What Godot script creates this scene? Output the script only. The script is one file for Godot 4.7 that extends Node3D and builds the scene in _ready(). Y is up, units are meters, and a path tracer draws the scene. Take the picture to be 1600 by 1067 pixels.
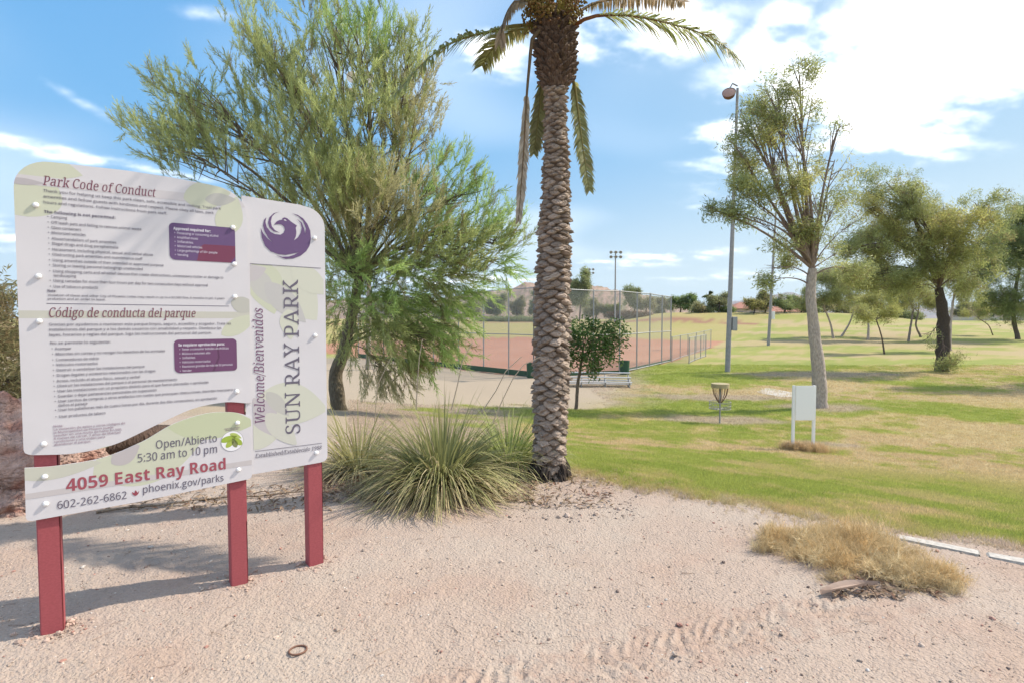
extends Node3D
# A desert park entrance: sign, palm, feathery tree, ball field beyond. Units are metres; the photograph's pixels give directions only.
const F := 855.0
const PITCH := 0.04206
const CAM := Vector3(0, 1.7, 0)
var rng := RandomNumberGenerator.new()
var nz := FastNoiseLite.new()
var nfine := FastNoiseLite.new()
var M := {}
var fence_line := []
var home := Vector3.ZERO

class MB:
	var v := PackedVector3Array()
	var n := PackedVector3Array()
	var c := PackedColorArray()
	var col := Color(1, 1, 1)
	func tri(a: Vector3, b: Vector3, d: Vector3) -> void:
		var m := (d - a).cross(b - a).normalized()
		v.append(a); v.append(b); v.append(d)
		n.append(m); n.append(m); n.append(m)
		c.append(col); c.append(col); c.append(col)
	func quad(a: Vector3, b: Vector3, d: Vector3, e: Vector3) -> void:
		tri(a, b, d); tri(a, d, e)
	func tri_n(a: Vector3, b: Vector3, d: Vector3, na: Vector3, nb: Vector3, nd: Vector3) -> void:
		if (d - a).cross(b - a).dot(na + nb + nd) < 0.0:
			var t := b; b = d; d = t
			t = nb; nb = nd; nd = t
		v.append(a); v.append(b); v.append(d)
		n.append(na); n.append(nb); n.append(nd)
		c.append(col); c.append(col); c.append(col)
	func box(t: Transform3D, s: Vector3, bev := 0.0) -> void:
		# a box whose long edges are chamfered by bev
		var h := s * 0.5
		var faces := [[Vector3(1, 0, 0), Vector3(0, 1, 0), Vector3(0, 0, 1)], [Vector3(0, 1, 0), Vector3(0, 0, 1), Vector3(1, 0, 0)], [Vector3(0, 0, 1), Vector3(1, 0, 0), Vector3(0, 1, 0)]]
		for f in faces:
			for sg in [-1.0, 1.0]:
				var a: Vector3 = f[0] * sg
				var p: Vector3 = f[1]
				var q: Vector3 = f[2]
				var hp: float = (p * h).length() - bev
				var hq: float = (q * h).length() - bev
				var o: Vector3 = a * (a.abs() * h).length()
				var k: Vector3 = (t.basis * a).normalized()
				var A: Vector3 = t * (o + p * hp + q * hq)
				var B: Vector3 = t * (o + p * hp - q * hq)
				var C: Vector3 = t * (o - p * hp - q * hq)
				var D: Vector3 = t * (o - p * hp + q * hq)
				tri_n(A, B, C, k, k, k); tri_n(A, C, D, k, k, k)
				if bev > 0.0:
					for e in [[p, q, hp, hq], [q, p, hq, hp]]:
						for s2 in [-1.0, 1.0]:
							var w: Vector3 = e[0] * s2
							var m: Vector3 = (t.basis * (a + w)).normalized()
							var o2: Vector3 = o + w * e[2]
							var o3: Vector3 = o - a * bev + w * (e[2] + bev)
							var A2: Vector3 = t * (o2 + e[1] * e[3])
							var B2: Vector3 = t * (o2 - e[1] * e[3])
							var C2: Vector3 = t * (o3 - e[1] * e[3])
							var D2: Vector3 = t * (o3 + e[1] * e[3])
							if sg > 0.0:
								tri_n(A2, B2, C2, m, m, m); tri_n(A2, C2, D2, m, m, m)
	func tube(pts: Array, rad: Array, sides: int, cap := true) -> void:
		var rings := []
		var up := Vector3(0.31, 0.2, 0.93)
		for i in pts.size():
			var d: Vector3 = (pts[mini(i + 1, pts.size() - 1)] - pts[maxi(i - 1, 0)]).normalized()
			var x := up.cross(d)
			if x.length() < 0.05:
				x = Vector3(1, 0, 0).cross(d)
			x = x.normalized()
			var y := d.cross(x)
			up = x.cross(d) * -1.0 if false else up
			var ring := []
			for k in sides:
				var a := TAU * k / sides
				var o := x * cos(a) + y * sin(a)
				ring.append([pts[i] + o * rad[i], o])
			rings.append(ring)
		for i in rings.size() - 1:
			for k in sides:
				var a: Array = rings[i][k]
				var b: Array = rings[i][(k + 1) % sides]
				var e: Array = rings[i + 1][k]
				var f: Array = rings[i + 1][(k + 1) % sides]
				tri_n(a[0], b[0], f[0], a[1], b[1], f[1])
				tri_n(a[0], f[0], e[0], a[1], f[1], e[1])
		if cap:
			for j in [0, rings.size() - 1]:
				var dd: Vector3 = (pts[0] - pts[1]).normalized() if j == 0 else (pts[j] - pts[j - 1]).normalized()
				for k in sides:
					tri_n(pts[j], rings[j][k][0], rings[j][(k + 1) % sides][0], dd, dd, dd)
	func ribbon(pts: Array, w: Array, side: Vector3) -> void:
		for i in pts.size() - 1:
			var a: Vector3 = pts[i]
			var b: Vector3 = pts[i + 1]
			if w[i + 1] <= 0.0:
				tri(a - side * w[i], b, a + side * w[i])
			else:
				quad(a - side * w[i], b - side * w[i + 1], b + side * w[i + 1], a + side * w[i])
	func poly(pts: PackedVector2Array, z0: float, z1: float) -> void:
		# extruded flat outline between z0 and z1 (front at z1)
		var idx := Geometry2D.triangulate_polygon(pts)
		for i in range(0, idx.size(), 3):
			var a := pts[idx[i]]
			var b := pts[idx[i + 1]]
			var d := pts[idx[i + 2]]
			var f := Vector3(0, 0, 1)
			tri_n(Vector3(a.x, a.y, z1), Vector3(b.x, b.y, z1), Vector3(d.x, d.y, z1), f, f, f)
			if z0 < z1:
				tri_n(Vector3(a.x, a.y, z0), Vector3(b.x, b.y, z0), Vector3(d.x, d.y, z0), -f, -f, -f)
		if z0 < z1:
			var cw := 1.0 if Geometry2D.is_polygon_clockwise(pts) else -1.0
			for i in pts.size():
				var a := pts[i]
				var b := pts[(i + 1) % pts.size()]
				var t := (b - a).normalized()
				var m := Vector3(-t.y, t.x, 0) * cw
				tri_n(Vector3(a.x, a.y, z0), Vector3(b.x, b.y, z0), Vector3(b.x, b.y, z1), m, m, m)
				tri_n(Vector3(a.x, a.y, z0), Vector3(b.x, b.y, z1), Vector3(a.x, a.y, z1), m, m, m)
	func lathe(prof: Array, sides: int, o := Vector3.ZERO) -> void:
		for i in prof.size() - 1:
			var p: Vector2 = prof[i]
			var q: Vector2 = prof[i + 1]
			var sl := Vector2(q.y - p.y, p.x - q.x).normalized()
			for k in sides:
				var a := TAU * k / sides
				var b := TAU * (k + 1) / sides
				var da := Vector3(cos(a), 0, sin(a))
				var db := Vector3(cos(b), 0, sin(b))
				var y := Vector3(0, 1, 0)
				var na := (da * sl.x + y * sl.y).normalized()
				var nb := (db * sl.x + y * sl.y).normalized()
				tri_n(o + da * p.x + y * p.y, o + db * p.x + y * p.y, o + db * q.x + y * q.y, na, nb, nb)
				if q.x > 0.0001:
					tri_n(o + da * p.x + y * p.y, o + db * q.x + y * q.y, o + da * q.x + y * q.y, na, nb, na)
	func mesh() -> ArrayMesh:
		var arr := []
		arr.resize(Mesh.ARRAY_MAX)
		arr[Mesh.ARRAY_VERTEX] = v
		arr[Mesh.ARRAY_NORMAL] = n
		arr[Mesh.ARRAY_COLOR] = c
		var m := ArrayMesh.new()
		m.add_surface_from_arrays(Mesh.PRIMITIVE_TRIANGLES, arr)
		return m

# ---------- pixels to directions, terrain ----------
func ray(px: float, py: float) -> Vector3:
	var x := (px - 800.0) / F
	var y := -(py - 533.5) / F
	return Vector3(x, y * cos(PITCH) - sin(PITCH), -(cos(PITCH) + y * sin(PITCH)))

func at(px: float, py: float, dist: float) -> Vector3:
	var r := ray(px, py)
	return CAM + r * (dist / -r.z)

func gp(px: float, py: float) -> Vector3:
	var r := ray(px, py)
	var t := 2.0
	while t < 900.0:
		var p := CAM + r * t
		if p.y <= H(p.x, p.z):
			break
		t *= 1.01
	var lo := t / 1.01
	var hi := t
	for i in 14:
		var m := (lo + hi) * 0.5
		var p := CAM + r * m
		if p.y <= H(p.x, p.z): hi = m
		else: lo = m
	var q := CAM + r * hi
	return Vector3(q.x, H(q.x, q.z), q.z)

func edge(x: float, z: float) -> float:
	# distance beyond the rim of the raised gravel ground
	return 0.538 * (x - 0.58) + 0.843 * (-z - 5.86)

func H(x: float, z: float) -> float:
	var Z := -z
	var d := edge(x, z)
	var h := 0.0
	if d > 0.0:
		h -= 1.97 * (1.0 - exp(-pow(d / 8.0, 1.3)))
		h += 0.07 * nz.get_noise_2d(x * 14.0, z * 14.0) * smoothstep(2.0, 9.0, d)
	h += 2.9 * smoothstep(45.0, 150.0, Z)
	var b := (Z - 140.0) / 14.0
	h += 2.3 * exp(-b * b) * smoothstep(22.0, 42.0, x) * (1.0 - smoothstep(80.0, 110.0, x))
	return h

func on(x: float, z: float) -> Vector3:
	return Vector3(x, H(x, z), z)

# ---------- nodes ----------
var used := {}
func numbered(called: String) -> String:
	var k: int = used.get(called, 0)
	used[called] = k + 1
	return called if k == 0 else "%s_%03d" % [called, k]

func tag(o: Node3D, label: String, category := "", group := "", kind := "") -> void:
	if label != "": o.set_meta("label", label)
	if category != "": o.set_meta("category", category)
	if group != "": o.set_meta("group", group)
	if kind != "": o.set_meta("kind", kind)

func thing(called: String, where: Vector3, label: String, category: String, group := "", turn := 0.0) -> Node3D:
	var o := Node3D.new()
	o.name = numbered(called)
	add_child(o)
	o.position = where
	o.rotation.y = turn
	tag(o, label, category, group)
	return o

func part(called: String, m: Mesh, mt: Material, parent: Node) -> MeshInstance3D:
	var o := MeshInstance3D.new()
	o.name = called
	o.mesh = m
	o.material_override = mt
	parent.add_child(o, true)
	return o

func single(called: String, m: Mesh, mt: Material, label: String, category: String, group := "", kind := "") -> MeshInstance3D:
	var o := part(numbered(called), m, mt, self)
	tag(o, label, category, group, kind)
	return o

func scatter(called: String, m: Mesh, mt: Material, tf: Array, cols: Array, parent: Node) -> MultiMeshInstance3D:
	var mm := MultiMesh.new()
	mm.transform_format = MultiMesh.TRANSFORM_3D
	mm.use_colors = true
	mm.mesh = m
	mm.instance_count = tf.size()
	for i in tf.size():
		mm.set_instance_transform(i, tf[i])
		mm.set_instance_color(i, cols[i])
	var o := MultiMeshInstance3D.new()
	o.name = called
	o.multimesh = mm
	o.material_override = mt
	parent.add_child(o, true)
	if parent != self: o.set_meta("kind", "stuff")
	return o

# ---------- materials ----------
func lin(r: float, g: float, b: float) -> Color:
	return Color(r, g, b).linear_to_srgb()

func mat(called: String, c: Color, rough := 0.8, metal := 0.0) -> StandardMaterial3D:
	var m := StandardMaterial3D.new()
	m.resource_name = called
	m.albedo_color = c
	m.roughness = rough
	m.metallic = metal
	m.metallic_specular = 0.35
	m.vertex_color_use_as_albedo = true
	M[called] = m
	return m

func noise_tex(freq: float, lo: Color, hi: Color, sd: int, kind := FastNoiseLite.TYPE_SIMPLEX, size := 512, oct := 4) -> NoiseTexture2D:
	var f := FastNoiseLite.new()
	f.noise_type = kind
	f.frequency = freq
	f.fractal_octaves = oct
	f.seed = sd
	var t := NoiseTexture2D.new()
	t.width = size
	t.height = size
	t.seamless = true
	t.noise = f
	var g := Gradient.new()
	g.set_color(0, lo.linear_to_srgb())
	g.set_color(1, hi.linear_to_srgb())
	t.color_ramp = g
	return t

func grained(called: String, c: Color, rough: float, freq: float, lo: float, scale: float, bump := 0.0, sd := 1) -> StandardMaterial3D:
	var m := mat(called, c, rough)
	m.albedo_texture = noise_tex(freq, Color(lo, lo, lo), Color(1, 1, 1), sd)
	m.uv1_triplanar = true
	m.uv1_world_triplanar = true
	m.uv1_scale = Vector3.ONE * scale
	if bump > 0.0:
		m.heightmap_enabled = true
		m.heightmap_texture = noise_tex(freq, Color(0, 0, 0), Color(1, 1, 1), sd + 7)
		m.heightmap_scale = bump
	return m

func leafy(called: String, rough := 0.55, trans := 0.5) -> StandardMaterial3D:
	var m := mat(called, Color(1, 1, 1), rough)
	m.backlight_enabled = true
	m.backlight = Color(trans, trans, trans)
	return m
func _ready() -> void:
	rng.seed = 77
	nz.seed = 5
	nz.frequency = 0.01
	nz.fractal_octaves = 3
	nfine.seed = 11
	nfine.frequency = 1.0
	nfine.fractal_octaves = 2
	var cam := Camera3D.new()
	cam.name = "camera"
	cam.position = CAM
	cam.rotation.x = -PITCH
	cam.fov = rad_to_deg(2.0 * atan(533.5 / F))
	cam.near = 0.05
	cam.far = 20000.0
	add_child(cam)
	var env := Environment.new()
	env.background_mode = Environment.BG_SKY
	env.sky = Sky.new()
	env.sky.sky_material = sky_material()
	env.background_energy_multiplier = 1.0
	env.tonemap_mode = Environment.TONE_MAPPER_LINEAR
	env.tonemap_exposure = 1.8
	env.fog_enabled = true
	env.fog_density = 0.00007
	env.fog_light_color = Color(0.80, 0.88, 0.97)
	env.sdfgi_enabled = true
	env.ssao_enabled = true
	env.ssil_enabled = true
	var we := WorldEnvironment.new()
	we.name = "environment"
	we.environment = env
	add_child(we)
	var sun := DirectionalLight3D.new()
	sun.name = "sun"
	var az := deg_to_rad(71.0)
	var el := deg_to_rad(45.0)
	var to_sun := Vector3(sin(az) * cos(el), sin(el), -cos(az) * cos(el))
	sun.look_at_from_position(to_sun * 10.0, Vector3.ZERO, Vector3.UP)
	sun.light_energy = 1.15
	sun.light_color = Color(1.0, 0.955, 0.89)
	sun.light_angular_distance = 0.5
	sun.shadow_enabled = true
	add_child(sun)
	materials()
	fence_line = [gp(560, 558), gp(834, 589), gp(968, 583), gp(1048, 565), gp(1111, 543)]
	home = gp(900, 582)
	ground()
	far_hills()
	print("ground")
	park_sign()
	print("sign")
	palm()
	print("palm")
	feathery_tree()
	yuccas()
	print("tree")
	near_ground()
	print("near ground")
	left_corner()
	field()
	print("field")
	lawn_things()
	eucalypts()
	print("eucalypts")
	far_row()
	print("done")

# ---------- sky ----------
func sky_material() -> PanoramaSkyMaterial:
	var W := 2880
	var Hh := 1440
	var data := PackedFloat32Array()
	data.resize(W * Hh * 3)
	var wisp := FastNoiseLite.new()
	wisp.seed = 21
	wisp.frequency = 1.1
	wisp.fractal_octaves = 7
	wisp.fractal_gain = 0.62
	var big := FastNoiseLite.new()
	big.seed = 4
	big.frequency = 0.35
	big.fractal_octaves = 3
	# white banks: azimuth, elevation, half widths, tilt, strength
	var banks := [
		[41.0, 24.0, 17.0, 8.0, 0.30, 1.5], [58.0, 27.0, 22.0, 10.0, 0.1, 1.3], [30.0, 27.5, 9.0, 2.4, 0.5, 0.8], [25.0, 19.5, 8.0, 1.5, 0.3, 0.62],
		[12.5, 26.5, 9.0, 2.6, -0.05, 0.85], [-3.0, 25.5, 5.0, 2.2, -0.1, 0.75], [22.0, 30.5, 5.0, 1.6, 0.2, 0.6], [20.0, 17.0, 5.0, 0.8, 0.0, 0.4],
		[-42.0, 13.2, 16.0, 0.7, -0.06, 0.48], [-46.0, 6.2, 10.0, 1.6, 0.0, 0.55], [-40.0, 18.0, 9.0, 0.6, -0.42, 0.27], [-36.0, 23.0, 3.0, 0.6, 0.0, 0.22], [-29.0, 25.5, 4.0, 0.8, 0.1, 0.25],
		[14.0, 6.0, 9.0, 0.9, 0.05, 0.5], [-5.0, 4.0, 12.0, 1.4, 0.0, 0.55], [24.0, 4.0, 14.0, 1.0, 0.0, 0.3], [20.0, 11.0, 3.0, 0.4, 0.1, 0.35]]
	var top := Vector3(0.06, 0.205, 0.455)
	var mid := Vector3(0.12, 0.295, 0.51)
	var low := Vector3(0.40, 0.50, 0.555)
	for j in Hh:
		var el := 90.0 - (j + 0.5) * 180.0 / Hh
		var s := sin(deg_to_rad(el))
		var i0 := j * W * 3
		if el < -1.0:
			for i in W:
				data[i0 + i * 3] = 0.30
				data[i0 + i * 3 + 1] = 0.27
				data[i0 + i * 3 + 2] = 0.23
			continue
		var se := maxf(s, 0.0)
		var base := low.lerp(mid, smoothstep(0.0, 0.30, se)).lerp(top, smoothstep(0.22, 0.75, se))
		var k := 1.0 / (se + 0.12)
		var near := []
		for b in banks:
			if absf(el - b[1]) < b[3] * 3.0 + b[2] * absf(b[4]) * 2.2:
				near.append(b)
		for i in W:
			var azd := (i + 0.5) * 360.0 / W
			if azd > 180.0: azd -= 360.0
			var a := deg_to_rad(azd)
			var px := sin(a) * k
			var pz := cos(a) * k
			var amount := 0.0
			for b in near:
				var dx: float = azd - b[0]
				if absf(dx) < b[2] * 2.2:
					var dy: float = el - b[1] - dx * b[4]
					var q: float = dx * dx / (b[2] * b[2]) + dy * dy / (b[3] * b[3])
					if q < 5.0:
						amount = maxf(amount, b[5] * exp(-q))
			var veil := 0.16 * smoothstep(0.05, 0.5, big.get_noise_2d(px, pz)) * smoothstep(0.0, 0.2, se)
			var f := veil
			if amount > 0.02:
				var w := wisp.get_noise_2d(px * 1.5 + pz * 0.5, pz * 2.6 - px * 0.6)
				f += pow(smoothstep(0.12, 1.12, amount * (1.0 + 0.2 * w) + 0.95 * w * minf(1.0, amount * 2.5)), 1.25)
			elif se > 0.56 or absf(azd) > 60.0:
				# the same broken cloud goes on over the rest of the sky
				var w2 := wisp.get_noise_2d(px * 1.3 + 7.0, pz * 1.9) + 0.6 * big.get_noise_2d(px * 1.6 + 30.0, pz * 1.6)
				f += smoothstep(-0.12, 0.5, w2) * smoothstep(0.0, 1.0, maxf((se - 0.56) * 6.0, (absf(azd) - 60.0) * 0.06))
			f = minf(f, 1.0)
			# brighter air round the sun
			var cosun := sin(deg_to_rad(45.0)) * s + cos(deg_to_rad(45.0)) * sqrt(1.0 - s * s) * cos(a - deg_to_rad(71.0))
			var glow := 0.26 * pow(maxf(cosun, 0.0), 2.0)
			var cr := base.x + glow
			var cg := base.y + glow * 0.75
			var cb := base.z + glow * 0.2
			var cl := 1.15 + 1.0 * glow
			data[i0 + i * 3] = lerpf(cr, cl, f)
			data[i0 + i * 3 + 1] = lerpf(cg, cl, f)
			data[i0 + i * 3 + 2] = lerpf(cb, cl * 1.01, f)
	var im := Image.create_from_data(W, Hh, false, Image.FORMAT_RGBF, data.to_byte_array())
	var m := PanoramaSkyMaterial.new()
	m.panorama = ImageTexture.create_from_image(im)
	return m

func materials() -> void:
	var g := mat("gravel", Color(1, 1, 1), 0.95)
	g.albedo_texture = noise_tex(0.12, Color(0.78, 0.75, 0.72), Color(1.0, 1.0, 1.0), 3, FastNoiseLite.TYPE_VALUE, 1024, 3)
	g.uv1_triplanar = true
	g.uv1_world_triplanar = true
	g.uv1_scale = Vector3.ONE * 0.9
	g.heightmap_enabled = true
	g.heightmap_texture = noise_tex(0.1, Color(0, 0, 0), Color(1, 1, 1), 9, FastNoiseLite.TYPE_VALUE, 1024, 3)
	g.heightmap_scale = 1.0
	var l := mat("lawn", Color(1, 1, 1), 0.95)
	l.albedo_texture = noise_tex(0.06, Color(0.5, 0.52, 0.45), Color(1.15, 1.15, 1.1), 31, FastNoiseLite.TYPE_SIMPLEX, 1024, 6)
	l.uv1_triplanar = true
	l.uv1_world_triplanar = true
	l.uv1_scale = Vector3.ONE * 0.37
	mat("stone", Color(1, 1, 1), 0.9)
	leafy("blade", 0.6, 0.85)
	leafy("leaf", 0.5, 1.0)
	leafy("dry", 0.85, 0.6)
	var bk := grained("bark", Color(1, 1, 1), 0.9, 0.03, 0.42, 1.3, 4.0, 41)
	bk.uv1_scale = Vector3(1.3, 0.28, 1.3)
	grained("palm_bark", Color(1, 1, 1), 0.92, 0.05, 0.55, 5.0, 1.0, 43)
	grained("post_paint", lin(0.37, 0.088, 0.10), 0.6, 0.05, 0.72, 2.5, 0.0, 45)
	grained("panel", lin(0.60, 0.58, 0.60), 0.38, 0.006, 0.93, 0.8, 0.0, 46)
	var pr := mat("print", Color(1, 1, 1), 0.45)
	mat("bolt", lin(0.8, 0.8, 0.8), 0.35, 0.0)
	grained("concrete", lin(0.5, 0.47, 0.43), 0.9, 0.03, 0.7, 1.0, 0.4, 47)
	grained("rock", lin(0.56, 0.39, 0.33), 0.92, 0.03, 0.4, 1.1, 4.0, 48)
	grained("galvanised", lin(0.36, 0.37, 0.38), 0.5, 0.02, 0.8, 1.0, 0.0, 49).metallic = 0.6
	mat("wire", lin(0.40, 0.41, 0.42), 0.5, 0.5)
	grained("pole_steel", lin(0.34, 0.335, 0.34), 0.65, 0.01, 0.75, 0.7, 0.0, 50)
	grained("weathered_wood", lin(0.33, 0.29, 0.25), 0.85, 0.02, 0.6, 1.5, 0.5, 51)
	mat("aluminium", lin(0.62, 0.62, 0.63), 0.38, 0.8)
	mat("green_paint", lin(0.035, 0.085, 0.05), 0.5)
	mat("plain", Color(1, 1, 1), 0.7)
	grained("hill", Color(1, 1, 1), 0.95, 0.03, 0.45, 0.02, 0.0, 52)
	grained("stucco", lin(0.52, 0.42, 0.36), 0.9, 0.05, 0.85, 0.4, 0.0, 53)
	mat("roof_tile", lin(0.32, 0.15, 0.11), 0.8)
	mat("lens", lin(0.75, 0.72, 0.70), 0.15)
	mat("amber", lin(0.36, 0.22, 0.17), 0.25)
	mat("rust", lin(0.16, 0.085, 0.06), 0.8)
	pr.metallic_specular = 0.4

# ---------- terrain ----------
func ground_color(x: float, z: float) -> Color:
	var Z := -z
	var n1 := nz.get_noise_2d(x * 9.0 + 31.0, z * 9.0)
	var n2 := nz.get_noise_2d(x * 45.0, z * 45.0 + 90.0)
	var n3 := nz.get_noise_2d(x * 2.6 + 300.0, z * 5.0)
	var d := edge(x, z) + 0.5 * n2 + 0.25 * nfine.get_noise_2d(x * 2.0, z * 2.0)
	var gravel := gravel_color(x, z)
	if d < -0.1:
		return gravel
	# lawn: watered green against straw coloured turf
	var green := Color(0.27, 0.295, 0.072).lerp(Color(0.225, 0.265, 0.055), smoothstep(-0.3, 0.4, n2))
	var straw := Color(0.40, 0.33, 0.155).lerp(Color(0.41, 0.32, 0.185), smoothstep(-0.2, 0.4, n3))
	var olive := Color(0.315, 0.31, 0.095)
	var dry := smoothstep(-0.35, 0.35, n1 * 0.9 + n3 * 0.8 + 0.45 * n2 + 0.35 * nfine.get_noise_2d(x * 0.8, z * 0.8) + 0.25 * nfine.get_noise_2d(x * 2.6, z * 2.6) - 0.10)
	dry = clampf(dry + 0.30 * smoothstep(20.0, 60.0, Z) - 0.4 * exp(-pow((x - 6.5) / 4.5, 2.0) - pow((Z - 8.0) / 3.0, 2.0)), 0.0, 1.0)
	dry = maxf(dry, 0.7 * (1.0 - smoothstep(0.1, 0.6, d)))
	var c := green.lerp(olive, smoothstep(0.15, 0.5, dry)).lerp(straw, smoothstep(0.5, 0.95, dry))
	# bare soil round the basket and under trees
	var dirt := Color(0.36, 0.285, 0.225)
	var bare := 0.0
	for s in [[7.0, 18.4, 2.4, 1.1], [12.6, 22.0, 2.0, 1.2], [8.0, 14.0, 0.9, 0.5], [9.5, 25.0, 4.0, 1.3], [20.0, 36.0, 6.0, 2.0]]:
		bare = maxf(bare, 1.0 - smoothstep(0.6, 1.15, sqrt(pow((x - s[0]) / s[2], 2.0) + pow((Z - s[1]) / s[3], 2.0)) + 0.5 * n2))
	c = c.lerp(dirt, bare * 0.85)
	# trodden soil behind the yuccas
	c = c.lerp(Color(0.385, 0.31, 0.245), (1.0 - smoothstep(-0.6, 0.9, x + 0.8 * n2)) * (1.0 - smoothstep(24.0, 28.0, Z)) * smoothstep(-0.35, 0.1, n1 + 0.6 * n2 + 0.25))
	# walkway of pale decomposed granite in front of the ball field
	var path := smoothstep(19.4, 21.2, Z + 1.6 * n2 - 0.25 * maxf(x - 1.0, 0.0)) * (1.0 - smoothstep(48.0, 54.0, Z)) * (1.0 - smoothstep(4.5, 8.5, x + 1.5 * n2 + 0.22 * (Z - 30.0) * -1.0))
	c = c.lerp(Color(0.40, 0.325, 0.26), path)
	# the skinned infield behind the fence
	if fence_line.size() > 0 and Z > 30.0:
		var p := Vector2(x, Z)
		var inside := 1e9
		for i in fence_line.size() - 1:
			var a := Vector2(fence_line[i].x, -fence_line[i].z)
			var b := Vector2(fence_line[i + 1].x, -fence_line[i + 1].z)
			var t := (b - a).normalized()
			inside = minf(inside, (p - a).dot(Vector2(-t.y, t.x)))
		if inside > 0.0:
			var r := Vector2(x - home.x, Z + home.z).length() + 1.5 * n2
			var skin := 1.0 - smoothstep(44.0, 45.5, r)
			c = c.lerp(Color(0.37, 0.31, 0.13), 0.8)
			c = c.lerp(Color(0.40, 0.185, 0.125).lerp(Color(0.44, 0.225, 0.16), n1 + 0.5), skin)
			var track := smoothstep(92.0, 93.0, r) * (1.0 - smoothstep(97.0, 98.0, r))
			c = c.lerp(Color(0.30, 0.15, 0.11), track)
	if d < 0.15:
		c = gravel.lerp(c, smoothstep(-0.1, 0.15, d))
	return c

func gravel_color(x: float, z: float) -> Color:
	var n2 := nz.get_noise_2d(x * 60.0 + 7.0, z * 60.0)
	var n4 := nz.get_noise_2d(x * 170.0, z * 170.0 + 50.0)
	var c := Color(0.402, 0.324, 0.272)
	c = c.lerp(Color(0.385, 0.27, 0.215), 0.4 * smoothstep(0.05, 0.5, n2 + 0.4 * n4))
	c = c.lerp(Color(0.42, 0.36, 0.31), 0.5 * smoothstep(0.0, 0.5, -n2 + 0.3 * n4))
	return c

func grid_mesh(pts: PackedVector3Array, cols: PackedColorArray, nx: int, ny: int, wrap: bool, keep: PackedByteArray) -> ArrayMesh:
	var idx := PackedInt32Array()
	for j in ny - 1:
		for i in (nx if wrap else nx - 1):
			var a := j * nx + i
			var b := j * nx + (i + 1) % nx
			if keep.size() and not (keep[a] and keep[b] and keep[a + nx] and keep[b + nx]):
				continue
			var e := a + nx
			var f := b + nx
			idx.append_array(PackedInt32Array([a, e, f, a, f, b]))
	var arr := []
	arr.resize(Mesh.ARRAY_MAX)
	arr[Mesh.ARRAY_VERTEX] = pts
	arr[Mesh.ARRAY_COLOR] = cols
	arr[Mesh.ARRAY_INDEX] = idx
	var st := SurfaceTool.new()
	st.create_from_arrays(arr)
	st.generate_normals()
	return st.commit()

func ground() -> void:
	var na := 720
	var nr := 250
	var pts := PackedVector3Array()
	var cols := PackedColorArray()
	for j in nr:
		var r := 1.0 * exp(j * log(6000.0) / (nr - 1))
		for i in na:
			var a := TAU * i / na
			var x := sin(a) * r
			var z := -cos(a) * r
			var y := H(x, z)
			# the finer sheet of gravel lies over this one
			pts.append(Vector3(x, y - (0.03 if edge(x, z) < 0.0 else 0.0), z))
			cols.append(ground_color(x, z))
	var o := single("ground", grid_mesh(pts, cols, na, nr, true, PackedByteArray()), M.lawn, "park ground of green and straw coloured turf with bare soil", "ground", "", "structure")

func near_gravel() -> void:
	var nx := 620
	var ny := 280
	var pts := PackedVector3Array()
	var cols := PackedColorArray()
	var keep := PackedByteArray()
	var t0 := gp(1430, 922)
	var t1 := gp(850, 1056)
	var td := Vector2(t1.x - t0.x, t1.z - t0.z)
	var tl := td.length()
	td /= tl
	for j in ny:
		var Z := 1.4 * exp(j * log(9.5 / 1.4) / (ny - 1))
		for i in nx:
			var x := (-1.6 + 3.2 * i / (nx - 1)) * Z
			var z := -Z
			var n := nfine.get_noise_2d(x * 3.0, z * 3.0)
			var y := H(x, z) + 0.006 * n + 0.004 * nfine.get_noise_2d(x * 16.0, z * 16.0) + 0.0035 * nfine.get_noise_2d(x * 45.0 + 9.0, z * 45.0)
			var q := Vector2(x - t0.x, z - t0.z)
			var s := q.dot(td)
			var w := q.dot(Vector2(-td.y, td.x))
			if s > -0.2 and s < tl + 0.6 and absf(w) < 0.17:
				var lug := sin((s + absf(w) * 0.7) * 82.0 + 4.0 * nfine.get_noise_2d(x * 3.0, z * 3.0)) + 0.8 * nfine.get_noise_2d(x * 14.0, z * 14.0)
				var fade := smoothstep(0.17, 0.10, absf(w)) * smoothstep(-0.2, 0.1, s) * smoothstep(-0.3, 0.3, nfine.get_noise_2d(x * 2.3 + 40.0, z * 2.3) + 0.35) * (0.75 + 0.7 * nfine.get_noise_2d(x * 9.0, z * 9.0 + 5.0))
				y += fade * (0.0105 * lug - 0.005 + 0.012 * nfine.get_noise_2d(x * 30.0, z * 30.0))
			# loose soil heaped round the foot of the palm
			var e := edge(x, z) + 0.30 * nz.get_noise_2d(x * 45.0, z * 45.0 + 90.0) + 0.16 * nfine.get_noise_2d(x * 3.0, z * 3.0)
			pts.append(Vector3(x, y, z))
			var gc := gravel_color(x, z)
			if s > -0.2 and s < tl + 0.6 and absf(w) < 0.2:
				gc = gc.lerp(Color(0.36, 0.26, 0.21), 0.5 * smoothstep(0.0, 0.4, nfine.get_noise_2d(x * 5.0, z * 5.0) + 0.2))
			cols.append(gc)
			keep.append(1 if e < 0.02 else 0)
	single("gravel", grid_mesh(pts, cols, nx, ny, false, keep), M.gravel, "pinkish tan gravel ground with tyre tracks", "gravel", "", "structure")

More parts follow.
